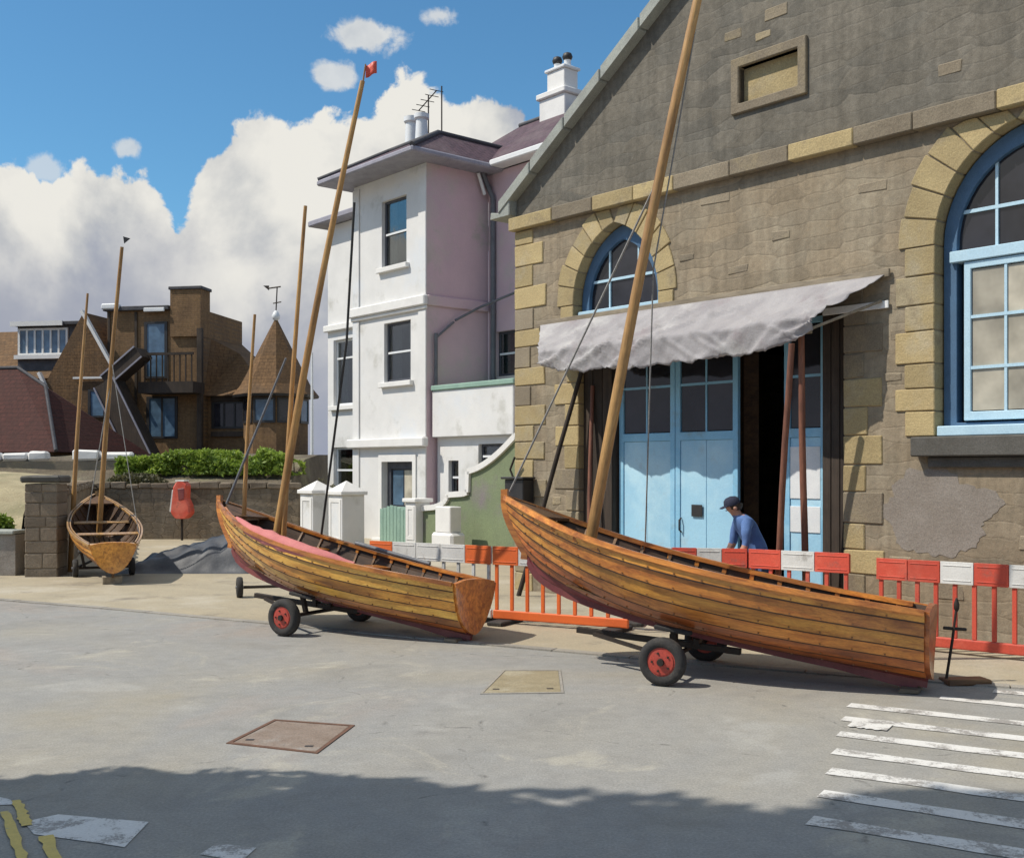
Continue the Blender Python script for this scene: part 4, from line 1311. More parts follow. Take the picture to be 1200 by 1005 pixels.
# swept garden wall in front of the porch
gw = thing('garden_wall', 'mossy green garden wall with white swept coping beside the town house', 'garden wall', (*W(HC, 0, -1.0), 0), (0, 0, ROT))
top_ = [(1.10, .94)]
for k in range(9):
    a = k / 8 * math.pi / 2
    top_.append((1.45 + .85 * math.sin(a), .98 + .34 * (1 - math.cos(a))))
top_ += [(2.95, 1.36), (3.10, 1.40), (3.12, 1.90)]
for k in range(1, 12):
    f = k / 11
    top_.append((3.12 + 1.75 * f, 1.92 + .80 * f ** 1.6))
top_.append((6.2, 2.74))
mb = MB(); mb.plate([(1.10, -.1), (6.2, -.1)] + top_[::-1], 0, .26); mb.build('wall_face', M['green_wall'], gw)
mb = MB()
for a, b in zip(top_, top_[1:]):
    mb.beam((a[0], .13, a[1] + .05), (b[0], .13, b[1] + .05), .40, .14)
mb.build('coping', M['trim'], gw)
gp_ = []
def gate_pillar(label, loc, w, h, cap, group):
    t_ = thing('gate_pillar', label, 'gate pillar', (*loc, 0), (0, 0, ROT), group)
    mb_ = MB(); mb_.box(-w / 2, w / 2, -w / 2, w / 2, -.1, h); mb_.build('shaft', M['stucco'], t_, bevel=.015)
    mb_ = MB(); mb_.box(-w / 2 - .06, w / 2 + .06, -w / 2 - .06, w / 2 + .06, h + .001, h + .10); mb_.build('cap_slab', M['trim'], t_, bevel=.015)
    if cap:
        q = w / 2 + .02
        mb_ = MB(); mb_.add([(-q, -q, h + .101), (q, -q, h + .101), (q, q, h + .101), (-q, q, h + .101), (0, 0, h + .101 + cap)], [(0, 1, 4), (1, 2, 4), (2, 3, 4), (3, 0, 4), (3, 2, 1, 0)])
        mb_.build('pyramid_cap', M['trim'], t_)
    # recessed panel with a raised border
    mb_ = MB(); mb_.plate([(-w / 2 + .06, .2), (w / 2 - .06, .2), (w / 2 - .06, h - .1), (-w / 2 + .06, h - .1)], -w / 2 - .014, -w / 2 - .001, [[(-w / 2 + .14, .3), (w / 2 - .14, .3), (w / 2 - .14, h - .18), (-w / 2 + .14, h - .18)]])
    mb_.build('raised_border', M['trim'], t_)
    return t_
PG = 'white gate pillars before the town house'
gate_pillar('white pillar with pyramid cap at the left end, against the brown wall', (-5.02, 28.6), .64, 1.38, .24, PG)
gate_pillar('white pillar with pyramid cap below the wing windows of the town house', (-4.18, 28.0), .66, 1.36, .26, PG)
gate_pillar('white flat topped pillar at the foot of the swept white coping', W(HC, .98, -1.0), .46, 1.16, 0, PG)
t = thing('white_plinth', 'white stone block on a wider base in front of the green wall', 'plinth', (*W(HC, 3.2, -1.7), 0), (0, 0, ROT))
mb = MB(); mb.box(-.42, .42, -.22, .22, -.05, .50); mb.build('base_block', M['trim'], t, bevel=.06)
mb = MB(); mb.box(-.30, .30, -.17, .17, .502, 1.12); mb.build('upper_block', M['trim'], t, bevel=.02)
t = thing('garden_gate', 'low pale green boarded gate in front of the town house door', 'gate', (*W(HC, -.75, -1.0), 0), (0, 0, ROT))
mb = MB(); mb.beam((0, .03, .25), (1.3, .03, .25), .03, .08); mb.beam((0, .03, .75), (1.3, .03, .75), .03, .08); mb.build('rail', M['green_paint'], t)
for k in range(8):
    mb = MB(); mb.box(k * .16 + .005, k * .16 + .15, -.012, .012, .08, 1.0 - .05 * math.cos(k)); mb.build('board', M['green_paint'], t, bevel=.005)

# ------------------------------------------------------------------ left background: terrace, walls, brown house
mb = MB()
xs = [-60, -40, -28, -22, -18, -15, -12.5, -10, -8, -6.6, -6.2]
rows = [(32.0, -.05), (32.05, 1.38), (33.6, 1.75), (35.5, 2.25), (38, 2.55), (60, 2.7), (80, 2.7)]
vs = []
for (y, z) in rows:
    for i, x in enumerate(xs):
        k = 1.0 if i < len(xs) - 1 else .0
        vs.append((x + random.uniform(-.1, .1), y + (random.uniform(-.2, .2) if z > 1.5 else 0), max(-.1, (z + (random.uniform(-.1, .1) if z > 1.5 else 0)) * k - (0 if k else .1))))
nx = len(xs)
mb.add(vs, [(j * nx + i, j * nx + i + 1, (j + 1) * nx + i + 1, (j + 1) * nx + i) for j in range(len(rows) - 1) for i in range(nx - 1)])
structure(mb.build('terrace_bank', M['earth']))
# sandy bank behind the low parapet, far left
mb = MB()
xs = [-30, -22, -17, -14, -12.6, -11.6, -10.6, -9.6]
rows = [(21.6, .5), (23, 1.0), (25, 1.55), (28, 1.8), (31.9, 1.9)]
vs = [(x + random.uniform(-.1, .1) - max(0, (y - 21.6) * .34), y, z + random.uniform(-.08, .12)) for (y, z) in rows for x in xs]
nx = len(xs)
mb.add(vs, [(j * nx + i, j * nx + i + 1, (j + 1) * nx + i + 1, (j + 1) * nx + i) for j in range(len(rows) - 1) for i in range(nx - 1)])
structure(mb.build('sandy_bank', M['sandbank'], smooth=60))

sw = thing('stone_wall', 'brown stone garden wall running behind the small boat and red box', 'stone wall', (-12.2, 31.7, 0))
mb = MB(); mb.box(0, 6.1, 0, .29, -.1, 1.46); mb.build('wall_face', M['garden_stone'], sw)
x = -.03
while x < 6.05:
    L = random.uniform(.35, .55); e = min(x + L, 6.14)
    mb = MB(); mb.rbox(x + .008, e - .008, -.06, .29, 1.465, 1.465 + random.uniform(.12, .20), .02); mb.build('coping_stone', M['brown_stone'], sw, bevel=.02)
    x = e
rwall = thing('stone_wall', 'dark brown return wall running back from the big stone gatepost', 'stone wall', (-8.75, 21.2, 0), (0, 0, math.atan2(10.45, -3.45)))
Lr = math.hypot(10.45, 3.45)
mb = MB(); mb.box(.0, Lr, -.18, .18, -.1, 1.50); mb.build('wall_face', M['garden_stone'], rwall)
x = 0
while x < Lr - .05:
    L = random.uniform(.4, .6); e = min(x + L, Lr)
    mb = MB(); mb.rbox(x + .008, e - .008, -.23, .23, 1.502, 1.502 + random.uniform(.12, .2), .02); mb.build('coping_stone', M['brown_stone'], rwall, bevel=.02)
    x = e
t = thing('gatepost', 'massive square stone gatepost with dark cap left of the small boat', 'gatepost', (-8.75, 20.85, 0), (0, 0, R(4)))
z = -.05; k = 0
while z < 1.72:
    z1 = min(z + random.uniform(.2, .3), 1.74)
    if k % 2:
        cuts = [-.30, random.uniform(-.12, .12), .30]
    else:
        cuts = [-.30, .30] if random.random() < .4 else [-.30, random.uniform(-.14, .14), .30]
    for a, b in zip(cuts, cuts[1:]):
        mb = MB(); mb.rbox(a + .005, b - .005, -.29, .29, z + .005, z1 - .006, .008); mb.build('stone', M['brown_stone'], t, bevel=.014)
    z = z1; k += 1
mb = MB(); mb.box(-.285, .285, -.275, .275, -.1, 1.73); mb.build('mortar_core', M['garden_stone'], t)
mb = MB(); mb.rbox(-.37, .36, -.35, .35, 1.745, 1.88, .02); mb.build('cap_stone', M['sill_stone'], t, bevel=.03)
t = thing('parapet_wall', 'low grey parapet wall with pale top at the far left edge', 'low wall', (-9.3, 21.0, 0), (0, 0, R(176)))
mb = MB(); mb.box(0, 9, -.2, .2, -.1, .78); mb.build('wall_face', M['plaster'], t)
x = 0
while x < 8.9:
    mb = MB(); mb.rbox(x + .006, x + .89, -.26, .26, .782, .86, .008); mb.build('coping_stone', M['coping'], t, bevel=.012)
    x += .9
t = thing('terrace_edging', 'row of white coping blocks along the terrace below the brown house', 'edging', (-18.6, 34.6, 2.05), (0, 0, R(2)))
x = 0; k = 0
while x < 6.3:
    L = random.uniform(.5, 1.1)
    if random.random() < .86:
        mb = MB(); h = random.uniform(.24, .36)
        mb.rbox(x + .02, x + L - .02, -.18, .18, .22, .22 + h, .03); mb.build('coping_block', M['trim'], t, bevel=.06)
    x += L
mb = MB(); mb.box(-.1, 6.6, -.14, .14, -.35, .215); mb.build('dwarf_wall', M['ashlar_grey'], t)


def leaves(mb_, n, inside, size, seed=1, mats=1):
    rnd = random.Random(seed)
    k = 0
    while k < n:
        p = inside(rnd)
        if p is None:
            continue
        p = Vector(p)
        a = Vector((rnd.gauss(0, 1), rnd.gauss(0, 1), rnd.gauss(0, 1))).normalized()
        b_ = a.cross(Vector((rnd.gauss(0, 1), rnd.gauss(0, 1), rnd.gauss(0, 1)))).normalized()
        s_ = size * rnd.uniform(.6, 1.4)
        mb_.add([p - a * s_, p + b_ * s_ * .45, p + a * s_, p - b_ * s_ * .45], [(0, 1, 2, 3)], rnd.randrange(mats))
        k += 1
def hedge_in(rnd):
    x = rnd.uniform(-12.0, -6.55)
    top__ = 2.58 + .34 * mnoise.noise(Vector((x * .7, 1, 0))) + .2 * mnoise.noise(Vector((x * 2.3, 4, 0))) - max(0, (-10.6 - x)) * .22 - max(0, x + 7.1) * .6
    z = rnd.uniform(1.85, top__)
    d = .9 * math.sqrt(max(0, 1 - ((z - 1.85) / 1.2) ** 2))
    y = 34.3 + rnd.uniform(-d, d)
    if mnoise.noise(Vector((x * 1.5, y * 1.5, z * 2.2))) < -.12:
        return None
    return (x, y, z)
t = thing('hedge', 'bright green clipped hedge on the bank below the brown house', 'hedge', (-9.3, 34.3, 1.8))
mb = MB(); leaves(mb, 13000, hedge_in, .075, 3)
mb.v = [(v[0] + 9.3, v[1] - 34.3, v[2] - 1.8) for v in mb.v]
mb.build('foliage', M['leaf'], t)
mb = MB()
for k in range(14):
    x = -2.5 + k * .39
    mb.tube([(x, 0, -.2), (x + random.uniform(-.15, .15), random.uniform(-.2, .2), .5)], [.03, .012], 5)
mb.build('stems', M['bark'], t)
def bush(label, x, y, z, r, h, n, m, seed):
    t_ = thing('bush', label, 'bush', (x, y, z))
    def ins(rnd):
        p = Vector((rnd.gauss(0, 1), rnd.gauss(0, 1), rnd.gauss(0, 1))).normalized() * rnd.random() ** .4
        q = Vector((p.x * r, p.y * r, h * .5 + p.z * h * .5))
        if mnoise.noise(q * 2.3 + Vector((seed, 0, 0))) < -.15:
            return None
        return q
    mb_ = MB(); leaves(mb_, n, ins, .07, seed); mb_.build('foliage', m, t_)
    mb_ = MB()
    for k in range(5):
        a = k * 1.3
        mb_.tube([(0, 0, -.1), (math.cos(a) * r * .4, math.sin(a) * r * .4, h * .6)], [.03, .01], 5)
    mb_.build('stems', M['bark'], t_)
bush('dull brown bush beyond the right end of the stone wall', -5.55, 32.6, 0, .55, 1.75, 2400, M['leaf_dark'], 5)
bush('brown scrub on the wall above the small boat', -11.0, 32.6, 1.3, .9, .6, 2000, M['leaf_dark'], 8)
bush('green weeds growing on the sandy bank at the far left', -10.15, 21.75, .4, .4, .75, 1200, M['leaf'], 11)

# red lifebuoy housing on its post
t = thing('lifebuoy_housing', 'red lifebuoy housing on a thin dark post before the stone wall', 'lifebuoy housing', (-9.28, 31.2, 0), (0, 0, R(-14)))
mb = MB(); mb.tube([(0, 0, -.1), (0, 0, 1.3)], .035, 8); mb.build('post', M['iron'], t)
sh = [(-.30, .78), (-.16, .62), (.18, .62), (.34, .78), (.30, 1.0), (.20, 1.2), (.22, 1.58), (.12, 1.66), (-.12, 1.66), (-.22, 1.5)]
mb = MB(); mb.plate(sh, -.14, .14); mb.build('case', M['b_red'], t, bevel=.04)
mb = MB(); mb.plate([(-.02, 1.14), (.14, 1.18), (.15, 1.48), (-.06, 1.46)], -.152, -.139); mb.build('door_panel', M['maroon'], t, bevel=.01)
mb = MB(); mb.plate([(-.33, .82), (-.28, .80), (-.20, 1.44), (-.25, 1.42)], -.12, .12); mb.build('side_strip', M['b_white'], t, bevel=.01)
mb = MB(); mb.box(-.15, .15, -.13, .13, 1.661, 1.70); mb.build('top_strip', M['b_white'], t, bevel=.01)

# tarpaulin heap behind the middle boat
t = thing('tarpaulin_heap', 'blue grey tarpaulin heaped on the sand behind the middle boat', 'tarpaulin', (-6.45, 22.2, 0))
nn = 44
vs = []
for j in range(nn + 1):
    for i in range(nn + 1):
        fx, fy = i / nn, j / nn
        x = -1.15 + 2.6 * fx; y = -1.0 + 2.0 * fy
        prof = (.16 + .84 * fx ** 1.3) * 1.02 * max(0, 1 - abs(2 * fy - 1) ** 1.8)
        edge = min(1, min(fx, 1 - fx, fy, 1 - fy) * 8)
        z = prof * edge + .13 * mnoise.noise(Vector((x * 2.2, y * 2.2, 1))) * edge + .13 * abs(mnoise.noise(Vector((x * 3.2, y * 2.6, 3)))) * edge + .012
        vs.append((x + .06 * mnoise.noise(Vector((x * 3, y * 3, 7))), y, z))
mb = MB(); mb.add(vs, [(j * (nn + 1) + i, j * (nn + 1) + i + 1, (j + 1) * (nn + 1) + i + 1, (j + 1) * (nn + 1) + i) for j in range(nn) for i in range(nn)])
mb.build('sheet', M['tarp'], t, smooth=60)

# brown house on the terrace
BO = (-12.6, 45.0, 2.5); BR = R(-10)
br = thing('brick_house', 'rambling brown brick house with flat top and long dormer on the terrace', 'house', BO, (0, 0, BR))
def blk(x0, x1, y0, y1, z0, z1, name, m, parent=br, bevel=.0):
    mb_ = MB(); mb_.box(x0, x1, y0, y1, z0, z1); return mb_.build(name, m, parent, bevel=bevel)

blk(-4.15, 0.0, 0, 4, -.5, 6.0, 'tower_wall', M['brick'])
blk(-4.25, -1.36, -.18, 4.1, 6.003, 6.18, 'flat_roof', M['slate_dark'], bevel=.02)
blk(-4.3, -3.5, -.26, -.0, 6.06, 6.30, 'roof_vent', M['white_paint'], bevel=.05)
blk(-2.4, -1.5, -.26, -.185, 5.92, 6.08, 'fascia_board', M['white_paint'], bevel=.02)
mb = MB()
for x in (-4.05, -2.85):
    mb.box(x - .05, x + .05, -.06, -.003, -.3, 5.95)
mb.build('corner_strip', M['dark_timber'], br)
chb = bpy.data.objects.new('chimney', None); COL.objects.link(chb); chb.parent = br
blk(-1.30, .02, -.12, .75, 4.9, 6.80, 'stack', M['brick'], chb)
blk(-1.36, .08, -.18, .81, 6.803, 6.93, 'stack_cap', M['slate_dark'], chb, .02)
def win(parent, x0, x1, z0, z1, y, bars, glass, frame, proud=.05):
    o_ = bpy.data.objects.new('window', None); COL.objects.link(o_); o_.parent = parent
    mb_ = MB(); w = (x1 - x0) / bars
    mb_.plate([(x0 - .08, z0 - .08), (x1 + .08, z0 - .08), (x1 + .08, z1 + .08), (x0 - .08, z1 + .08)], y - proud, y - .003, [[(x0 + i * w + .04, z0), (x0 + (i + 1) * w - .04, z0), (x0 + (i + 1) * w - .04, z1), (x0 + i * w + .04, z1)] for i in range(bars)])
    mb_.build('frame', frame, o_)
    for i in range(bars):
        mb_ = MB(); mb_.box(x0 + i * w + .042, x0 + (i + 1) * w - .042, y - .022, y - .004, z0 + .002, z1 - .002); mb_.build('pane', glass, o_)
    return o_
win(br, -2.40, -1.55, 3.3, 5.45, 0, 1, M['glass_blue'], M['black'])
win(br, -2.30, -1.10, .85, 2.40, 0, 2, M['glass_blue'], M['black'])
blk(-2.2, .14, -1.05, -.01, 2.55, 3.0, 'balcony_front', M['dark_timber'])
mb = MB()
for k in range(9):
    mb.box(-1.95 + k * .25, -1.91 + k * .25, -1.03, -.98, 3.003, 4.05)
mb.box(-2.0, .14, -1.05, -.96, 4.053, 4.16); mb.build('balcony_railing', M['dark_timber'], br)
def flight(p0, p1, w):
    o_ = bpy.data.objects.new('outside_stair', None); COL.objects.link(o_); o_.parent = br
    p0 = Vector(p0); p1 = Vector(p1)
    mb_ = MB(); mb_.beam(p0, p1, .9, w); mb_.build('stair_flank', M['dark_timber'], o_)
    d = (p1 - p0).normalized(); nrm = Vector((-d.z, 0, d.x))
    for s_ in (1, -1):
        a = p0 + nrm * (w / 2 + .03) * s_ + Vector((0, -.47, 0)); b_ = p1 + nrm * (w / 2 + .03) * s_ + Vector((0, -.47, 0))
        mb_ = MB(); mb_.beam(a, b_, .06, .06); mb_.build('handrail', M['gutter'], o_)
flight((-1.75, -1.2, -.1), (-3.35, -1.2, 2.95), .85)
flight((-3.35, -1.15, 3.0), (-1.9, -1.15, 4.15), .45)
blk(.003, 2.6, .6, 4, -.5, 2.5, 'side_wing_wall', M['brick'])
mb = MB(); mb.add([(.003, .2, 2.503), (2.8, .2, 2.503), (2.8, 4, 2.503), (.003, 4, 2.503), (.003, .9, 4.9), (.7, 2.2, 4.4), (.003, 4, 5.0)], [(0, 1, 5, 4), (1, 2, 6, 5), (4, 5, 6), (0, 4, 6, 3), (3, 2, 1, 0)])
mb.build('side_wing_roof', M['tile'], br)
win(br, .25, 1.65, 1.25, 2.2, .6, 3, M['glass'], M['black'])
blk(-.06, .15, -.3, -.125, -.5, 5.2, 'corner_post', M['dark_timber'])
for z in (.85, 2.30):
    blk(.2, 1.9, .45, .597, z, z + .2, 'timber_rail', M['dark_timber'])
blk(-4.1, .0, -.12, -.064, -.2, .05, 'timber_rail', M['dark_timber'])
mb = MB()
mb.plate([(-7.0, -.5), (-3.45, -.5), (-3.45, 3.3), (-5.0, 5.95), (-7.0, 2.6)], -.35, 2.5); mb.build('front_gable', M['tile'], br)
og = bpy.data.objects.new('bargeboard', None); COL.objects.link(og); og.parent = br
mb = MB(); mb.beam((-5.02, -.42, 6.0), (-3.3, -.42, 3.1), .12, .20, (0, -1, 0)); mb.build('right_board', M['trim'], og)
mb = MB(); mb.beam((-6.95, -.42, 3.5), (-6.45, -.42, 2.5), .12, .18, (0, -1, 0)); mb.build('left_board', M['trim'], og)
mb = MB(); mb.beam((-5.4, -.44, 3.25), (-3.5, -.44, 3.25), .08, .08); mb.build('tie_board', M['trim'], og)
win(br, -4.7, -4.05, 1.7, 2.7, -.35, 1, M['glass_blue'], M['black'])
mb = MB(); mb.add([(-12, .0, 3.3), (-5.4, .0, 3.3), (-5.4, 3.2, 5.7), (-12, 3.2, 5.7), (-12, 6.4, 3.3), (-5.4, 6.4, 3.3)], [(0, 1, 2, 3), (3, 2, 5, 4), (0, 3, 4), (1, 5, 2), (0, 4, 5, 1)])
mb.build('long_roof', M['tile'], br)
blk(-12, -7.003, .3, 6.1, -.5, 3.297, 'long_range_wall', M['brick'])
od_ = bpy.data.objects.new('dormer', None); COL.objects.link(od_); od_.parent = br
blk(-8.55, -5.7, .5, 3.2, 3.6, 5.55, 'cheeks', M['slate_dark'], od_)
blk(-8.7, -5.5, .25, 3.4, 5.553, 5.70, 'dormer_roof', M['slate_dark'], od_, .02)
blk(-8.7, -6.3, .18, .246, 5.52, 5.72, 'fascia_board', M['trim'], od_)
blk(-8.6, -6.15, .30, .497, 4.15, 4.32, 'sill', M['trim'], od_)
mb = MB(); w = 2.2 / 6
mb.plate([(-8.5, 4.33), (-6.2, 4.33), (-6.2, 5.45), (-8.5, 5.45)], .43, .497, [[(-8.45 + i * w + .04, 4.40), (-8.45 + (i + 1) * w - .04, 4.40), (-8.45 + (i + 1) * w - .04, 5.36), (-8.45 + i * w + .04, 5.36)] for i in range(6)])
mb.build('frame', M['trim'], od_)
for i in range(6):
    mb = MB(); mb.box(-8.45 + i * w + .042, -8.45 + (i + 1) * w - .042, .47, .495, 4.402, 5.358); mb.build('pane', M['glass_blue'], od_)

# octagonal corner turret
tx, ty = 2.95, .6
tu = bpy.data.objects.new('turret', None); COL.objects.link(tu); tu.parent = br; tu.location = (tx, ty, 0)
def octa(r, z, k=8, ph=math.pi / 8):
    return [(r * math.cos(2 * math.pi * i / k + ph), r * math.sin(2 * math.pi * i / k + ph), z) for i in range(k)]
mb = MB(); mb.add(octa(1.28, -.6) + octa(1.28, 2.55), [(i, (i + 1) % 8, 8 + (i + 1) % 8, 8 + i) for i in range(8)]); mb.build('turret_wall', M['brick'], tu)
mb = MB(); mb.add(octa(1.72, 2.5) + octa(1.40, 2.9) + octa(.05, 5.6) , [(i, (i + 1) % 8, 8 + (i + 1) % 8, 8 + i) for i in range(8)] + [(8 + i, 8 + (i + 1) % 8, 16 + (i + 1) % 8, 16 + i) for i in range(8)] + [tuple(range(7, -1, -1)), tuple(range(16, 24))])
mb.build('spire_roof', M['tile'], tu)
mb = MB(); mb.add(octa(1.70, 2.40) + octa(1.74, 2.497), [(i, (i + 1) % 8, 8 + (i + 1) % 8, 8 + i) for i in range(8)] + [tuple(range(7, -1, -1)), tuple(range(8, 16))]); mb.build('eave_band', M['black'], tu)
mb = MB(); mb.lathe([(.02, 5.5), (.15, 5.62), (.17, 5.75), (.08, 5.92), (.02, 5.96)], 10); mb.build('finial', M['white_paint'], tu, smooth=60)
mb = MB(); mb.tube([(0, 0, 5.9), (.05, 0, 6.9)], .025, 6); mb.tube([(-.35, 0, 6.86), (.2, 0, 6.92)], .03, 6); mb.tube([(-.12, 0, 6.25), (.22, 0, 6.3)], .025, 6)
mb.add([(-.55, -.01, 6.98), (-.3, -.01, 6.78), (-.3, .01, 6.78), (-.3, .01, 6.98)], [(0, 1, 2, 3)]); mb.build('weathervane', M['iron'], tu)
for i in range(8):
    a = 2 * math.pi * (i + .5) / 8 + math.pi / 8
    if math.sin(a) > .5:
        continue
    rr = 1.28 * math.cos(math.pi / 8)
    wo_ = bpy.data.objects.new('turret_window', None); COL.objects.link(wo_); wo_.parent = tu
    # pieces written straight in turret coordinates, turned to the face
    Mx = Matrix.Rotation(a + math.pi / 2, 4, 'Z')
    def turned(mb_):
        mb_.v = [tuple(Mx @ Vector(v)) for v in mb_.v]; return mb_
    mb = MB(); mb.plate([(-.46, 1.35), (.46, 1.35), (.46, 2.36), (-.46, 2.36)], -rr - .05, -rr - .003, [[(-.38, 1.45), (.38, 1.45), (.38, 2.28), (-.38, 2.28)]])
    turned(mb).build('frame', M['black'], wo_)
    mb = MB(); mb.box(-.378, .378, -rr - .02, -rr - .004, 1.452, 2.278); turned(mb).build('pane', M['glass_blue'] if i % 2 else M['glass'], wo_)

# low maroon roofed building in front of it
ms = thing('low_building', 'low building under a big dark maroon hipped roof at the far left', 'building', (-18.2, 40.5, 2.4), (0, 0, R(-14)))
mb = MB(); mb.add([(-9, -2.2, .2), (3.4, -2.2, .2), (3.4, 3.5, .2), (-9, 3.5, .2), (-9, .6, 3.35), (-.3, .6, 3.35), (1.2, .2, 2.6)], [(0, 1, 6, 5, 4), (1, 2, 6), (5, 6, 2), (5, 2, 3, 4), (0, 4, 3), (3, 2, 1, 0)])
mb.build('roof', M['maroon_tile'], ms)
mb = MB(); mb.box(-8.7, 3.0, -1.8, 3.2, -.6, .197); mb.build('wall', M['brick'], ms)
mb = MB(); mb.tube([(-9, .6, 3.38), (-.3, .6, 3.38), (1.2, .2, 2.64), (3.4, -2.2, .24)], .07, 6); mb.build('ridge_tiles', M['slate_dark'], ms, smooth=60)

# white flagpole between the turret and the white house
mb = MB(); mb.tube([(0, 0, 0), (0, 0, 4.0), (0, 0, 6.0)], [.06, .05, .035], 8)
o = mb.build('flagpole', M['white_paint'], None, smooth=50); o.location = (-6.85, 38.0, 0); tag(o, 'thin white flagpole between the turret and the white house', 'flagpole')

# ------------------------------------------------------------------ boats
HS_S = [0, .2, .45, .7, .85, .95, 1.0]
HS_B = [.455, .64, .76, .65, .42, .175, .022]
SH_S = [0, .25, .5, .75, 1.0]
SH_Z = [.655, .625, .645, .735, .93]
KL_S = [0, .3, .6, .8, .93, 1.0]
KL_Z = [.05, .02, .03, .10, .23, .40]
LEN = 4.25
NS = 7
def sstep(x):
    x = max(0, min(1, x)); return x * x * (3 - 2 * x)
def hullp(s_, g_, side):
    b = interp(HS_S, HS_B, s_); zs = interp(SH_S, SH_Z, s_); zk = interp(KL_S, KL_Z, s_)
    wb = sstep((s_ - .5) / .5); wst = sstep((.35 - s_) / .35)
    ym = max(math.sin(g_ * math.pi / 2), 0) ** .85; zm = 1 - max(math.cos(g_ * math.pi / 2), 0) ** 1.15
    yb = g_ ** 1.15; zb = g_ ** .95
    yt = g_ ** 1.25 * .55 + ym * .45; zt = g_ * .6 + zm * .4
    wst *= .35
    Y = ym * (1 - wb - wst) + yb * wb + yt * wst
    Z = zm * (1 - wb - wst) + zb * wb + zt * wst
    x = LEN * s_ - (s_ ** 8) * .34 * (1 - g_) ** 1.7 - (1 - s_) ** 6 * .10 * (1 - g_)
    return Vector((x, side * b * Y, zk + (zs - zk) * Z))
def hulln(s_, g_, side):
    e = .01
    a = hullp(s_, min(g_ + e, 1), side) - hullp(s_, max(g_ - e, 0), side)
    b = hullp(min(s_ + e, 1), g_, side) - hullp(max(s_ - e, 0), g_, side)
    n = a.cross(b)
    if n.length < 1e-9:
        return Vector((0, side, 0))
    n.normalize()
    return n if n.y * side > 0 or (abs(n.y) < .05 and n.z < 0) else -n
def sweep(mb_, cents, rights, ups, w, h):
    vs = []
    n = len(cents)
    for c, r, u in zip(cents, rights, ups):
        for a, b in ((-1, -1), (1, -1), (1, 1), (-1, 1)):
            vs.append(c + r * (a * w / 2) + u * (b * h / 2))
    fs = []
    for i in range(n - 1):
        for k in range(4):
            k2 = (k + 1) % 4
            fs.append((i * 4 + k, i * 4 + k2, (i + 1) * 4 + k2, (i + 1) * 4 + k))
    fs += [(3, 2, 1, 0), tuple((n - 1) * 4 + k for k in range(4))]
    mb_.add(vs, fs)
STN = [0, .04, .09, .15, .22, .30, .38, .46, .54, .62, .69, .75, .81, .86, .90, .935, .965, .985, 1.0]


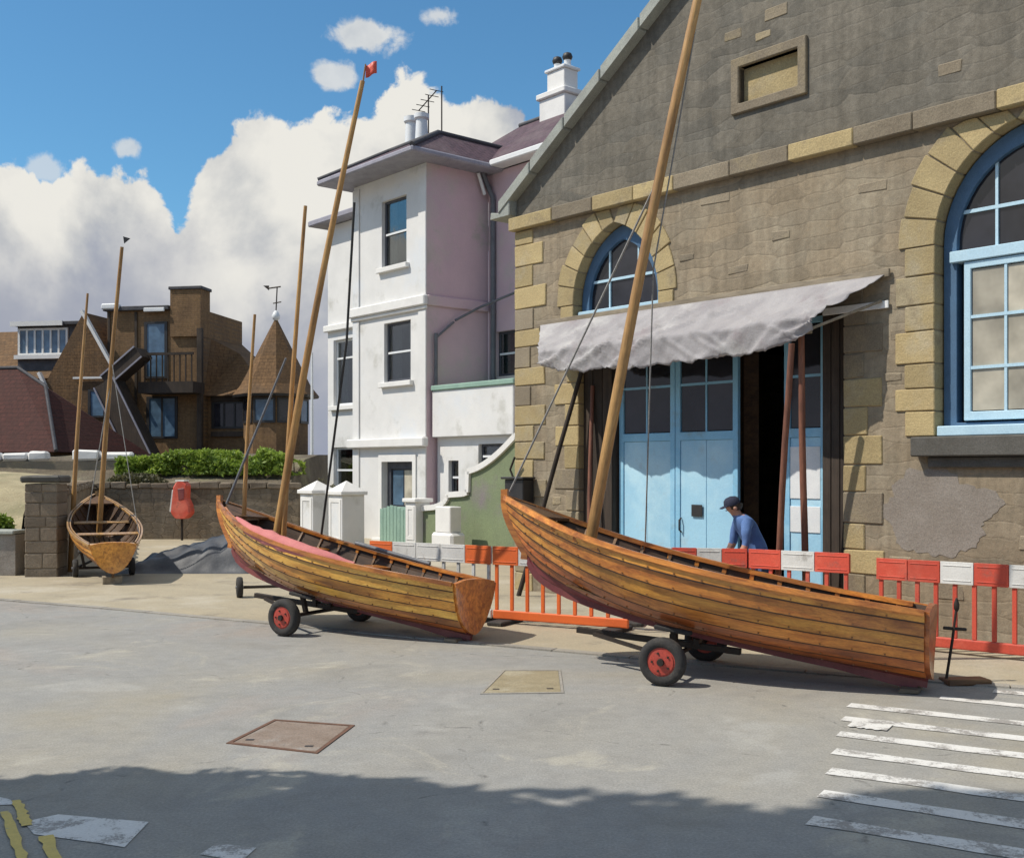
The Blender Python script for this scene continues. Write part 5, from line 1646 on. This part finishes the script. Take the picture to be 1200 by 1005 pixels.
def make_boat(root, planks, gun, inner, trans, keelm):
    """clinker rowing and sailing boat: planks, stem, keel, transom, rails, timbers, thwarts"""
    for side in (1, -1):
        for i in range(NS):
            g0, g1 = i / NS, (i + 1) / NS
            vs = []
            for s_ in STN:
                fade = min(1, (1 - s_) / .12 + .25)
                t_ = .024 * fade
                n0, n1, nm = hulln(s_, g0, side), hulln(s_, g1, side), hulln(s_, (g0 + g1) / 2, side)
                lo, hi, md = hullp(s_, g0, side), hullp(s_, g1, side), hullp(s_, (g0 + g1) / 2, side)
                e_ = min(.13, .013 / max((hi - lo).length, .02)); s2 = hullp(s_, g0 + (g1 - g0) * e_, side) + n0 * (t_ * .93)
                vs += [lo + n0 * t_, s2, md + nm * (t_ * .62), hi + n1 * .003, hi - n1 * .008, lo - n0 * .001]
            fs = []; q = 6
            for k in range(len(STN) - 1):
                for j in range(q):
                    j2 = (j + 1) % q
                    fs.append((k * q + j, k * q + j2, (k + 1) * q + j2, (k + 1) * q + j))
            fs += [tuple(range(q - 1, -1, -1)), tuple((len(STN) - 1) * q + j for j in range(q))]
            mb_ = MB(); mb_.add(vs, fs)
            mb_.mi = [(1 if k < (len(STN) - 1) * q and k % q in (0, 3, 4, 5) else 0) for k in range(len(fs))]
            mb_.build('plank', [planks[i], M['seam']], root, smooth=32)
        mb_ = MB()
        for i in range(1, NS):
            for k in range(15):
                s_ = .07 + k * .061
                p_ = hullp(s_, i / NS + .032, side) + hulln(s_, i / NS, side) * .0245 * min(1, (1 - s_) / .12 + .25)
                mb_.box(p_.x - .006, p_.x + .006, p_.y - .006, p_.y + .006, p_.z - .006, p_.z + .006)
        ro = mb_.build('rivets', M['copper'], root); ro['kind'] = 'stuff'
    # rails
    for side in (1, -1):
        cs = [hullp(s_, 1, side) + Vector((0, side * .022, -.012)) for s_ in STN]
        rs = []; us = []
        for k in range(len(cs)):
            d = (cs[min(k + 1, len(cs) - 1)] - cs[max(k - 1, 0)]).normalized()
            r_ = d.cross(Vector((0, 0, 1))).normalized(); rs.append(r_); us.append(r_.cross(d))
        mb_ = MB(); sweep(mb_, cs, rs, us, .036, .05); mb_.build('gunwale', gun, root, smooth=30)
        cs = [hullp(s_, 1, side) + Vector((0, -side * .034, -.010)) for s_ in STN[1:-3]]
        mb_ = MB(); sweep(mb_, cs, rs[1:-3], us[1:-3], .026, .04); mb_.build('inwale', gun, root, smooth=30)
    # keel, stem, skeg
    cs = [hullp(s_, 0, 1) * 1.0 + Vector((0, -hullp(s_, 0, 1).y, -.035)) for s_ in STN[:-1]]
    mb_ = MB(); sweep(mb_, cs, [Vector((0, 1, 0))] * len(cs), [Vector((0, 0, 1))] * len(cs), .045, .08); mb_.build('keel', keelm, root)
    st = []
    for k in range(9):
        g_ = k / 8
        p = hullp(1.0, g_, 1); p.y = 0; p.x += .022; st.append(p)
    st = [cs[-1] + Vector((.04, 0, .0))] + st + [st[-1] + Vector((.015, 0, .07))]
    rs = []; us = []
    for k in range(len(st)):
        d = (st[min(k + 1, len(st) - 1)] - st[max(k - 1, 0)]).normalized()
        rs.append(Vector((0, 1, 0))); us.append(Vector((0, 1, 0)).cross(d))
    mb_ = MB(); sweep(mb_, st, rs, us, .05, .075); mb_.build('stem', gun, root, smooth=40)
    mb_ = MB(); mb_.plate([(-.02, -.07), (.7, -.045), (.25, .06), (-.03, .10)], -.022, .022); mb_.build('skeg', keelm, root)
    # transom
    prof = [hullp(0, k / 12, 1) for k in range(13)]
    pts = [(p.y, p.z, p.x) for p in prof] + [(0, prof[-1].z + .055, prof[-1].x)] + [(-p.y, p.z, p.x) for p in prof[::-1]]
    pts[13:13] = [(prof[-1].y * .55, prof[-1].z + .045, prof[-1].x)]
    pts.insert(15, (-prof[-1].y * .55, prof[-1].z + .045, prof[-1].x))
    n = len(pts)
    vs = [(p[2] - .045, p[0] * 1.02, p[1]) for p in pts] + [(p[2] + .0, p[0] * .99, p[1]) for p in pts]
    cI = n * 2
    vs += [(.03 - .045, 0, .38), (.03, 0, .38)]
    fs = [(i, (i + 1) % n, cI) for i in range(n)] + [(n + (i + 1) % n, n + i, cI + 1) for i in range(n)] + [(i, (i + 1) % n, n + (i + 1) % n, n + i) for i in range(n)]
    mb_ = MB(); mb_.add(vs, fs); mb_.build('transom', trans, root, smooth=30)
    # timbers
    for k in range(13):
        s_ = .07 + k * .068
        for side in (1, -1):
            cs = [hullp(s_, g_, side) - hulln(s_, g_, side) * .014 for g_ in [.02 + .96 * q / 9 for q in range(10)]]
            rs = [Vector((1, 0, 0))] * 10
            us = []
            for q in range(10):
                us.append(hulln(s_, .02 + .96 * q / 9, side))
            mb_ = MB(); sweep(mb_, cs, rs, us, .030, .014); mb_.build('rib', inner, root)
            h_ = hullp(s_, 1, side)
            mb_ = MB(); mb_.box(h_.x - .022, h_.x + .022, h_.y - side * .022 - .012, h_.y - side * .022 + .012, h_.z - .085, h_.z - .028); mb_.build('rail_block', gun, root)
    # thwarts and floor
    for s_, w in ((.17, .24), (.43, .20), (.66, .20)):
        g_ = .80
        p = hullp(s_, g_, 1)
        mb_ = MB(); mb_.box(p.x - w / 2, p.x + w / 2, -p.y + .014, p.y - .014, p.z - .015, p.z + .012); mb_.build('thwart', gun, root, bevel=.004)
    p = hullp(.93, .97, 1)
    mb_ = MB(); mb_.add([(LEN * .86, -hullp(.86, 1, 1).y + .03, hullp(.86, 1, 1).z - .03), (LEN * .86, hullp(.86, 1, 1).y - .03, hullp(.86, 1, 1).z - .03), (LEN * .975, 0, hullp(.975, 1, 1).z - .03),
                         (LEN * .86, -hullp(.86, 1, 1).y + .03, hullp(.86, 1, 1).z), (LEN * .86, hullp(.86, 1, 1).y - .03, hullp(.86, 1, 1).z), (LEN * .975, 0, hullp(.975, 1, 1).z)], [(2, 1, 0), (3, 4, 5), (0, 1, 4, 3), (1, 2, 5, 4), (2, 0, 3, 5)])
    mb_.build('breasthook', inner, root)
    for k in range(-2, 3):
        cs = []
        for s_ in [.10 + .68 * q / 8 for q in range(9)]:
            z = interp(KL_S, KL_Z, s_) + .075 + .012 * abs(k)
            lim = max(.02, interp(HS_S, HS_B, s_) * .55)
            cs.append(Vector((LEN * s_, k * .11 * min(1, lim / .28), z)))
        mb_ = MB(); sweep(mb_, cs, [Vector((0, 1, 0))] * 9, [Vector((0, 0, 1))] * 9, .085, .014); mb_.build('floorboard', inner, root)


def boat(label, stern, yaw, pitch, z0, planks, gun, inner, trans, keelm, group, scale=1.0, roll=0.0):
    r = thing('clinker_boat', label, 'boat', (stern[0], stern[1], z0), (roll, -pitch, yaw), group)
    r.scale = (scale,) * 3
    make_boat(r, planks, gun, inner, trans, keelm)
    bpy.context.view_layer.update()
    return r
def wl(root):
    inv = (Matrix.LocRotScale(root.location, root.rotation_euler, root.scale)).inverted()
    return lambda p: inv @ Vector(p)
BG = 'clinker boats drawn up along the kerb'
gold = [M['maroon'], M['red_wood'], M['red_wood'], M['amber_wood'], M['gold_wood'], M['amber_wood'], M['gold_wood']]
yell = [M['maroon'], M['red_wood'], M['amber_wood'], M['yellow_wood'], M['gold_wood'], M['yellow_wood'], M['yellow_wood']]
dirA = Vector((.902, -.432)).normalized()
bA = boat('largest orange brown clinker boat on the right with its mast leaving the top', (1.71 + dirA.x * 2.14, 10.93 + dirA.y * 2.14), math.atan2(-dirA.y, -dirA.x), R(9.2), .085,
          gold, M['amber_wood'], M['inner_wood'], M['red_wood'], M['maroon'], BG, 1.02, R(4))
dirB = Vector((.864, -.503)).normalized()
bB = boat('middle clinker boat with yellow planks, maroon bottom and red flag on its mast', (-2.37 + dirB.x * 2.1, 13.97 + dirB.y * 2.1), math.atan2(-dirB.y, -dirB.x), R(8.8), .06,
          yell, M['amber_wood'], M['inner_wood'], M['amber_wood'], M['maroon'], BG, .97, R(4))
dirC = Vector((.42, -.90)).normalized()
bC = boat('small boat seen from its orange stern beside the stone gatepost', (-6.93, 19.25), math.atan2(-dirC.y, -dirC.x), R(9.5), .18,
          [M['inner_wood'], M['inner_wood'], M['red_wood'], M['red_wood'], M['gold_wood'], M['gold_wood'], M['gold_wood']], M['pale_wood'], M['inner_wood'], M['gold_wood'], M['inner_wood'], BG, .82)


def stick(root, name, pts, rads, m, n=10):
    f = wl(root); k = 1 / root.scale[0]
    mb_ = MB(); mb_.tube([f(p) for p in pts], [r * k for r in rads], n)
    return mb_.build(name, m, root, smooth=50)
def bent(p0, p1, n, sag, r0, r1):
    p0 = Vector(p0); p1 = Vector(p1)
    side = Vector((p1 - p0)).cross(Vector((0, 1, 0))).normalized()
    pts = [p0.lerp(p1, k / n) + side * sag * math.sin(math.pi * k / n) for k in range(n + 1)]
    return pts, [r0 + (r1 - r0) * k / n for k in range(n + 1)]
MA = Matrix.LocRotScale(bA.location, bA.rotation_euler, bA.scale); MB_ = Matrix.LocRotScale(bB.location, bB.rotation_euler, bB.scale)
# right boat: mast, forestay, shroud
pts, rd = bent((.745, 11.40, .92), (2.10, 10.78, 7.9), 10, .05, .062, .040)
stick(bA, 'mast', pts, rd, M['spar'], 12)
stick(bA, 'forestay', [(1.44, 11.06, 4.86), tuple(MA @ Vector((LEN - .02, 0, .98)))], [.011] * 2, M['rope'], 6)
stick(bA, 'shroud', [(1.80, 10.92, 6.3), (1.42, 11.15, 4.0), tuple(MA @ hullp(.68, 1, -1))], [.008] * 3, M['rope'], 6)
# middle boat
pts, rd = bent((-3.10, 14.40, .85), (-1.84, 13.66, 6.78), 10, .05, .058, .030)
stick(bB, 'mast', pts, rd, M['spar'], 12)
stick(bB, 'flagstaff', [(-1.845, 13.66, 6.7), (-1.80, 13.64, 6.98)], [.012, .010], M['spar'], 6)
f = wl(bB)
mb = MB()
fv = []
for j in range(4):
    for i in range(6):
        fv.append(f((-1.80 + .135 * i / 5, 13.64 + .025 * math.sin(i * 1.3), 6.96 - .05 * j + .012 * i)))
mb.add(fv, [(j * 6 + i, j * 6 + i + 1, (j + 1) * 6 + i + 1, (j + 1) * 6 + i) for j in range(3) for i in range(5)])
o = mb.build('red_flag', M['b_red'], bB, smooth=180); sm = o.modifiers.new('thick', 'SOLIDIFY'); sm.thickness = .004
stick(bB, 'stay_rope', [(-1.95, 13.72, 5.30), (-2.08, 13.95, 3.6), tuple(MB_ @ hullp(.69, 1, -1))], [.016] * 3, M['dark_rope'], 6)
# small boat
pts, rd = bent((-7.98, 21.4, .55), (-7.40, 21.05, 6.22), 8, .03, .055, .032)
stick(bC, 'mast', pts, rd, M['spar'], 12)
f = wl(bC)
mb = MB(); mb.add([f((-7.38, 21.05, 6.42)), f((-7.24, 21.05, 6.38)), f((-7.36, 21.05, 6.28)), f((-7.38, 21.08, 6.42))], [(0, 1, 2), (3, 2, 1)]); mb.build('pennant', M['black'], bC)
stick(bC, 'stay_rope', [(-7.66, 21.2, 3.7), (-8.05, 21.0, 1.0)], [.010] * 2, M['rope'], 6)
stick(bC, 'stay_rope', [(-7.62, 21.15, 4.0), (-6.80, 20.2, .85)], [.008] * 2, M['rope'], 6)


def spar(label, p0, p1, r0, r1, m, sag=.02, group=None, name='spar'):
    pts_, rd_ = bent((0, 0, 0), Vector(p1) - Vector(p0), 8, sag, r0, r1)
    mb_ = MB(); mb_.tube(pts_, rd_, 10)
    o_ = mb_.build(name, m, None, smooth=50); o_.location = p0
    return tag(o_, label, 'spar', group)
SG = 'loose spars stood upright among the boats'
spar('thin upright spar just behind the mast of the small boat, left of it', (-8.60, 21.6, .01), (-8.32, 21.75, 5.45), .055, .022, M['spar'], .03, SG)
spar('shorter straight spar standing in the bow of the middle boat', (-3.56, 14.68, 1.0), (-3.35, 14.45, 4.02), .032, .018, M['spar'], .015, SG)
spar('taller spar close behind the mast of the middle boat', (-2.98, 14.36, .72), (-2.61, 14.02, 5.33), .040, .022, M['spar'], .02, SG)
spar('blue grey pole leaning slantwise across the spars of the middle boat', (-3.76, 14.62, 1.55), (-2.92, 14.34, 3.44), .018, .014, M['lead'], .0, SG)
spar('dull blue oar lying along the far rail of the middle boat', tuple(MB_ @ (hullp(.56, 1, -1) + Vector((0, .0, .035)))), tuple(MB_ @ (hullp(.26, 1, -1) + Vector((0, .0, .035)))), .030, .022, M['lead'], .0, None, 'oar')

# pink sail bundle inside the middle boat
f_ = Matrix.LocRotScale(bB.location, bB.rotation_euler, bB.scale)
cs = []; rr = []
for k in range(17):
    q = k / 16
    s_ = .84 - .53 * q
    h_ = hullp(s_, 1, 1)      # near side
    hb = hullp(s_, 1, -1)
    pw, pwb = f_ @ h_, f_ @ hb
    near = h_ if pw.y < pwb.y else hb
    side = 1 if near.y > 0 else -1
    cs.append(f_ @ Vector((near.x, near.y - side * .075, near.z - .015)))
    rr.append((.09 * math.sin(math.pi * min(1, max(0.0, q * .94 + .03))) ** .6 + .012) * (1 + .15 * mnoise.noise(Vector((k * .9, 0, 0)))))
mb = MB()
o0 = cs[0].copy()
mb.tube([c - o0 for c in cs], rr, 12)
mb.v = [tuple(Vector(v) + Vector((0, 0, .022 * mnoise.noise(Vector(v) * 9)))) for v in mb.v]
o = mb.build('sail_bundle', M['pink_cloth'], None, smooth=70); o.location = o0
tag(o, 'rolled dusty pink sail lying along the near rail of the middle boat', 'sail')


def trolley(label, mid, d, group, rim=True, r=.225, half=.73, keel=.42, tongue=True):
    """two wheeled launching trolley; local x points to the bow"""
    t_ = thing('launching_trolley', label, 'boat trolley', (mid[0], mid[1], 0), (0, 0, math.atan2(-d.y, -d.x)), group)
    mb_ = MB(); mb_.tube([(0, -half, r), (0, half, r)], .024, 10); mb_.build('axle', M['iron'], t_, smooth=50)
    for sgn in (1, -1):
        w_ = bpy.data.objects.new('wheel', None); COL.objects.link(w_); w_.parent = t_; w_.location = (0, sgn * half, r)
        prof = [(.135, -.050), (.165, -.066), (.205, -.060), (.222, -.035), (.225, 0), (.222, .035), (.205, .060), (.165, .066), (.135, .050)]
        mb_ = MB(); k = r / .225
        n = 28
        vs = []
        for (a, h) in prof:
            for q in range(n):
                an = 2 * math.pi * q / n
                vs.append((a * k * math.cos(an), h * k, a * k * math.sin(an)))
        m_ = len(prof)
        mb_.add(vs, [(i * n + q, i * n + (q + 1) % n, ((i + 1) % m_) * n + (q + 1) % n, ((i + 1) % m_) * n + q) for i in range(m_) for q in range(n)])
        mb_.build('tyre', M['rubber'], w_, smooth=50)
        mb_ = MB(); mb_.lathe([(.134 * k, -.044 * k), (.134 * k, .044 * k)], 24, axis='y'); mb_.lathe([(.118 * k, -.052 * k), (.05 * k, -.058 * k)], 24, axis='y') ; mb_.lathe([(.05 * k, .058 * k), (.118 * k, .052 * k)], 24, axis='y')
        mb_.build('rim', M['rim_red'] if rim else M['galv'], w_, smooth=40)
        mb_ = MB(); mb_.lathe([(.032 * k, -.085 * k), (.036 * k, -.06 * k), (.036 * k, .06 * k), (.032 * k, .085 * k)], 12, axis='y'); mb_.build('hub_cap', M['iron'] if rim else M['galv'], w_, smooth=40)
        for q in range(5):
            an = q * 2 * math.pi / 5
            for sd_ in (1, -1):
                mb_ = MB(); mb_.lathe([(.011, sd_ * .052 * k), (.011, sd_ * .066 * k)], 6, (.085 * k * math.cos(an), 0, .085 * k * math.sin(an)), axis='y'); mb_.build('wheel_bolt', M['iron'], w_)
    if tongue:
        mb_ = MB(); mb_.beam((-.55, 0, r + .02), (1.15, 0, r + .13), .06, .06); mb_.build('spine_beam', M['iron'], t_, bevel=.004)
        for x in (-.12, .12):
            mb_ = MB(); mb_.box(x - .03, x + .03, -.05, .05, r + .05, keel - .04 + x * .15); mb_.build('keel_chock', M['iron'], t_)
        for sgn in (1, -1):
            mb_ = MB(); mb_.beam((0, sgn * .34, r + .02), (0, sgn * .40, keel + .06), .05, .05); mb_.build('cradle_arm', M['iron'], t_)
            mb_ = MB(); mb_.beam((-.18, sgn * .41, keel + .05), (.18, sgn * .41, keel + .10), .09, .04); mb_.build('bilge_pad', M['rubber'], t_, bevel=.01)
            mb_ = MB(); mb_.beam((0, sgn * .5, r), (.95, sgn * .04, r + .10), .035, .035); mb_.build('brace', M['iron'], t_)
    return t_
TG = 'two wheeled trolleys under and behind the boats'
trolley('red wheeled trolley under the largest boat on the right', (1.71, 10.93), dirA, TG, keel=.40)
trolley('red wheeled trolley under the middle boat', (-2.37, 13.97), dirB, TG, keel=.38)
trolley('small trolley under the boat beside the gatepost', (-6.93 - dirC.x * 1.7, 19.25 - dirC.y * 1.7), dirC, TG, False, .17, .5, .42)
trolley('bare trolley with small dark wheels behind the bow of the middle boat', (-3.75, 17.45), Vector((.30, -.95)), TG, False, .165, .52, tongue=False)
def chock(label, x, y, d, h):
    mb_ = MB(); mb_.rbox(-.09, .09, -.16, .16, 0, h, .008)
    o_ = mb_.build('timber_chock', M['bare_wood'], None, bevel=.008); o_.location = (x, y, .002); o_.rotation_euler = (0, 0, math.atan2(d.y, d.x))
    return tag(o_, label, 'chock', 'timber blocks under the sterns')
chock('timber block under the stern of the largest boat', 1.71 + dirA.x * 2.1, 10.93 + dirA.y * 2.1, dirA, .045)
chock('timber block under the stern of the middle boat', -2.37 + dirB.x * 2.0, 13.97 + dirB.y * 2.0, dirB, .045)
chock('timber block under the stern of the small boat', -6.93 - dirC.x * .1, 19.25 - dirC.y * .1, dirC, .14)

# iron stake with a cross arm to the right of the big stern
t = thing('iron_stake', 'thin black iron stake with crossbar right of the largest boat stern', 'stake', (4.14, 10.38, .0))
mb = MB(); mb.tube([(-.08, 0, .02), (-.02, 0, .4), (.02, 0, .72)], [.014, .014, .012], 8); mb.build('shaft', M['iron'], t, smooth=50)
mb = MB(); mb.tube([(-.10, 0, .52), (.12, .03, .50)], .016, 8); mb.build('crossbar', M['iron'], t)
mb = MB(); mb.lathe([(.01, .67), (.026, .70), (.028, .74), (.008, .80)], 8, (.02, 0, 0)); mb.build('knob', M['iron'], t, smooth=60)
mb = MB(); mb.rbox(-.10, .30, -.13, .13, 0, .05, .012); mb.build('base_block', M['inner_wood'], t, bevel=.012)


# ------------------------------------------------------------------ road works barriers
def barrier(label, p0, p1, main, panels, group, n_bar=9, base=None):
    p0 = Vector(p0); p1 = Vector(p1); d = p1 - p0; L = d.length
    t_ = thing('road_barrier', label, 'barrier', (p0.x, p0.y, .012), (0, 0, math.atan2(d.y, d.x)), group)
    w = L / len(panels)
    mb_ = MB(); mb_.box(0, L, -.018, .018, .765, .985); mb_.build('top_rail', main, t_, bevel=.008)
    for i, c in enumerate(panels):
        mb_ = MB(); mb_.box(i * w + .004, (i + 1) * w - .004, -.032, -.0185, .755, .995); mb_.box(i * w + .03, (i + 1) * w - .03, -.038, -.030, .79, .80); mb_.box(i * w + .03, (i + 1) * w - .03, -.038, -.030, .95, .96); bo_ = mb_.build('panel', M[c], t_, bevel=.012); bo_.modifiers[0].segments = 3
    for i in range(n_bar):
        x = .05 + (L - .1) * i / (n_bar - 1)
        mb_ = MB(); mb_.box(x - .024, x + .024, -.015, .015, .172, .763); mb_.build('bar', main, t_, bevel=.005)
    mb_ = MB(); mb_.box(0, L, -.024, .024, .055, .17); bo_ = mb_.build('bottom_rail', base or main, t_, bevel=.016); bo_.modifiers[0].segments = 3
    for x in (.18, L - .18):
        mb_ = MB(); mb_.box(x - .11, x + .11, -.30, .30, 0, .052); mb_.build('foot', M['rubber'], t_, bevel=.012)
    return t_
RG = 'red and white barriers round the works by the boathouse'
r_, w_, o_ = 'b_red', 'b_white', 'b_orange'
barrier('barrier with a long white panel and orange end in front of the town house', (-1.98, 15.55), (-.26, 14.45), M['b_white'], [o_, w_, w_, w_, o_], RG, base=M['b_white'])
barrier('all orange barrier between the two large boats', (-.24, 14.43), (1.42, 13.50), M['b_orange'], [o_, w_, o_, w_, o_], RG)
barrier('barrier behind the largest boat, left of the workman', (1.44, 14.35), (2.96, 13.95), M['b_red'], [r_, w_, r_, w_, r_], RG)
barrier('barrier with red end panel in front of the workman and open door', (2.98, 13.93), (4.02, 13.18), M['b_red'], [r_, w_, r_], RG, 6)
barrier('rightmost red and white barrier behind the stern of the largest boat', (4.12, 12.52), (5.75, 11.15), M['b_red'], [r_, r_, w_, r_, w_, r_], RG, 11)

# ------------------------------------------------------------------ workman
def skin_mesh(name, verts, edges, radii, levels=2):
    me = bpy.data.meshes.new(name); me.from_pydata([Vector(v) for v in verts], edges, [])
    o_ = bpy.data.objects.new(name, me); COL.objects.link(o_)
    m_ = o_.modifiers.new('skin', 'SKIN'); m_.use_smooth_shade = True
    for i, r in enumerate(radii):
        sv = me.skin_vertices[0].data[i]
        sv.radius = (r, r) if not isinstance(r, tuple) else r
        sv.use_root = (i == 0)
    s_ = o_.modifiers.new('sub', 'SUBSURF'); s_.levels = levels; s_.render_levels = levels
    dg = bpy.context.evaluated_depsgraph_get()
    dg.update()
    ev = o_.evaluated_get(dg)
    out = bpy.data.meshes.new_from_object(ev)
    bpy.data.objects.remove(o_)
    return out
pr = thing('person', 'stooping workman in navy cap and blue shirt at the blue doors', 'person', (3.20, 14.28, .012), (0, 0, R(6)))
V = [(0, 0, .93), (-.08, 0, 1.07), (-.16, 0, 1.20), (-.235, 0, 1.325), (-.30, 0, 1.395), (-.335, 0, 1.44), (-.375, 0, 1.50), (-.39, 0, 1.555),
     (.0, .10, .86), (-.06, .115, .50), (.02, .12, .10), (-.05, .125, .04), (-.17, .13, .03),
     (.0, -.10, .86), (.02, -.115, .49), (.14, -.12, .10), (.07, -.125, .04), (-.05, -.13, .03),
     (-.235, .15, 1.31), (-.255, .205, 1.25), (-.30, .225, 1.03), (-.42, .18, .86), (-.455, .165, .81), (-.48, .155, .77),
     (-.235, -.15, 1.31), (-.255, -.205, 1.25), (-.27, -.23, 1.02), (-.37, -.20, .83), (-.40, -.185, .78), (-.42, -.175, .74),
     (-.455, 0, 1.50)]
Ed = [(0, 1), (1, 2), (2, 3), (3, 4), (4, 5), (5, 6), (6, 7), (0, 8), (8, 9), (9, 10), (10, 11), (11, 12), (0, 13), (13, 14), (14, 15), (15, 16), (16, 17),
      (3, 18), (18, 19), (19, 20), (20, 21), (21, 22), (22, 23), (3, 24), (24, 25), (25, 26), (26, 27), (27, 28), (28, 29), (6, 30)]
Ra = [.145, .135, .145, .14, .075, .06, .098, .085,
      .095, .065, .048, .05, .035, .095, .065, .048, .05, .035,
      .085, .070, .052, .036, .040, .028, .085, .070, .052, .036, .040, .028, .018]
me = skin_mesh('person_body', V, Ed, Ra)
for m_ in ('shirt', 'trousers', 'skin', 'rubber'):
    me.materials.append(M[m_])
for p in me.polygons:
    c = p.center
    if c.z < .09:
        p.material_index = 3
    elif c.z > 1.405 and c.x < -.25:
        p.material_index = 2
    elif c.x < -.25 and c.z < 1.03:
        p.material_index = 2
    elif c.z < .96 and c.x > -.2:
        p.material_index = 1
    else:
        p.material_index = 0
for v in me.vertices:
    if v.co.z < 1.36 and v.co.z > .12:
        q = Vector((v.co.x * 9, v.co.y * 9, v.co.z * 6))
        v.co += v.normal * (.012 * mnoise.noise(q) + .008 * mnoise.noise(q * 2.3))
bo = bpy.data.objects.new('body', me); COL.objects.link(bo); bo.parent = pr
for (hx, hy, hz, s_) in ((-.478, .155, .775, 1), (-.418, -.175, .745, -1)):
    base_ = Vector((hx, hy, hz)); d0 = Vector((-.45, 0, -.85)).normalized()
    hv = []
    mb = MB()
    for k in range(4):
        off_ = Vector((.012 - .0 * k, (k - 1.5) * .019, 0)); L = (.075, .085, .08, .062)[k]
        a = base_ + off_; b_ = a + d0 * L * .55; c_ = b_ + (d0 + Vector((.55, 0, -.1))).normalized() * L * .5
        mb.tube([a, b_, c_], [.0095, .0088, .007], 7)
    a = base_ + Vector((.0, -s_ * .028, .03)); b_ = a + Vector((-.035, -s_ * .018, -.03)); c_ = b_ + Vector((-.012, .008 * s_, -.03))
    mb.tube([a, b_, c_], [.011, .010, .008], 7)
    mb.build('fingers', M['skin'], pr, smooth=60)
mb = MB(); mb.lathe([(.104, 0), (.108, .025), (.098, .07), (.065, .10), (.01, .112)], 18); o = mb.build('cap', M['cap'], pr, smooth=60); o.location = (-.372, 0, 1.535); o.rotation_euler = (0, R(-16), 0)
mb = MB(); mb.add([(-.09, -.075, 0), (-.09, .075, 0), (-.165, .055, -.012), (-.165, -.055, -.012), (-.09, -.075, .012), (-.09, .075, .012), (-.165, .055, 0), (-.165, -.055, 0)], [(3, 2, 1, 0), (4, 5, 6, 7), (0, 1, 5, 4), (1, 2, 6, 5), (2, 3, 7, 6), (3, 0, 4, 7)])
o = mb.build('cap_peak', M['cap'], pr, bevel=.004); o.location = (-.372, 0, 1.535); o.rotation_euler = (0, R(-16), 0)
mb = MB(); mb.lathe([(.03, -.075), (.088, -.05), (.103, 0), (.098, .03)], 16, (.022, 0, 0)); o = mb.build('hair', M['hair'], pr, smooth=60); o.location = (-.362, 0, 1.53)
for s_ in (1, -1):
    mb = MB(); mb.lathe([(.004, -.012), (.022, -.006), (.026, .0), (.018, .008), (.004, .012)], 10, axis='y'); o = mb.build('ear', M['skin'], pr, smooth=60); o.location = (-.365, s_ * .098, 1.495)
    mb = MB(); mb.lathe([(.002, -.008), (.010, -.004), (.010, .004), (.002, .008)], 8, axis='x'); o = mb.build('eye', M['black'], pr, smooth=60); o.location = (-.458, s_ * .034, 1.515)
mb = MB(); mb.tube([(-.452, -.022, 1.462), (-.458, 0, 1.460), (-.452, .022, 1.462)], .006, 6); mb.build('mouth', M['maroon'], pr, smooth=60)

# ------------------------------------------------------------------ tall unseen tree added left of the view, crown shaped to cast the road shadow
TX, TY = -6.6, 4.45
tr = thing('shadow_tree', 'tall unseen tree added left of the view to shade the road', 'tree', (TX, TY, 0))
trunk = [(0, 0, -.2), (.05, .02, 1.5), (-.03, .06, 3.5), (.04, 0, 6.5), (0, .03, 9.5), (.02, 0, 12.6)]
mb = MB(); mb.tube(trunk, [.30, .24, .20, .15, .09, .03], 10)
mb.build('shadow_tree_trunk', M['bark'], tr, smooth=50)
TZ = [2.6, 3.4, 4.3, 5.0, 6.0, 6.9, 7.7, 8.35, 8.75, 9.4, 10.1, 10.7, 11.3, 12.0, 12.7, 13.2]
TRr = [.5, 1.5, 1.88, 2.2, 2.1, 1.85, 1.35, .85, 1.35, 1.05, .62, .42, .72, .86, .55, .05]
rl = random.Random(4)
for k in range(16):
    z = 2.8 + k * .62
    a = k * 2.4
    r_ = interp(TZ, TRr, z + .5) * .8
    mb = MB(); mb.tube([(0, 0, z), (math.cos(a) * r_ * .5, math.sin(a) * r_ * .5, z + .3), (math.cos(a) * r_, math.sin(a) * r_, z + .75)], [.06, .04, .012], 6)
    mb.build('shadow_tree_limb', M['bark'], tr, smooth=50)
def crown_in(rnd):
    z = rnd.uniform(2.6, 13.1)
    r_ = max(.05, interp(TZ, TRr, z)) * (1 + .12 * mnoise.noise(Vector((z * 2.2, 0, 3))))
    if rnd.random() > (r_ / 2.2) ** 1.2 + .12:
        return None
    a = rnd.uniform(0, 2 * math.pi); q = rnd.random() ** .5
    p = Vector((math.cos(a) * r_ * q, math.sin(a) * r_ * q, z))
    if q > .72 and mnoise.noise(p * 1.3) < -.18:
        return None
    return p
mb = MB(); leaves(mb, 30000, crown_in, .15, 21)
mb.build('shadow_tree_crown', M['leaf_tree'], tr)
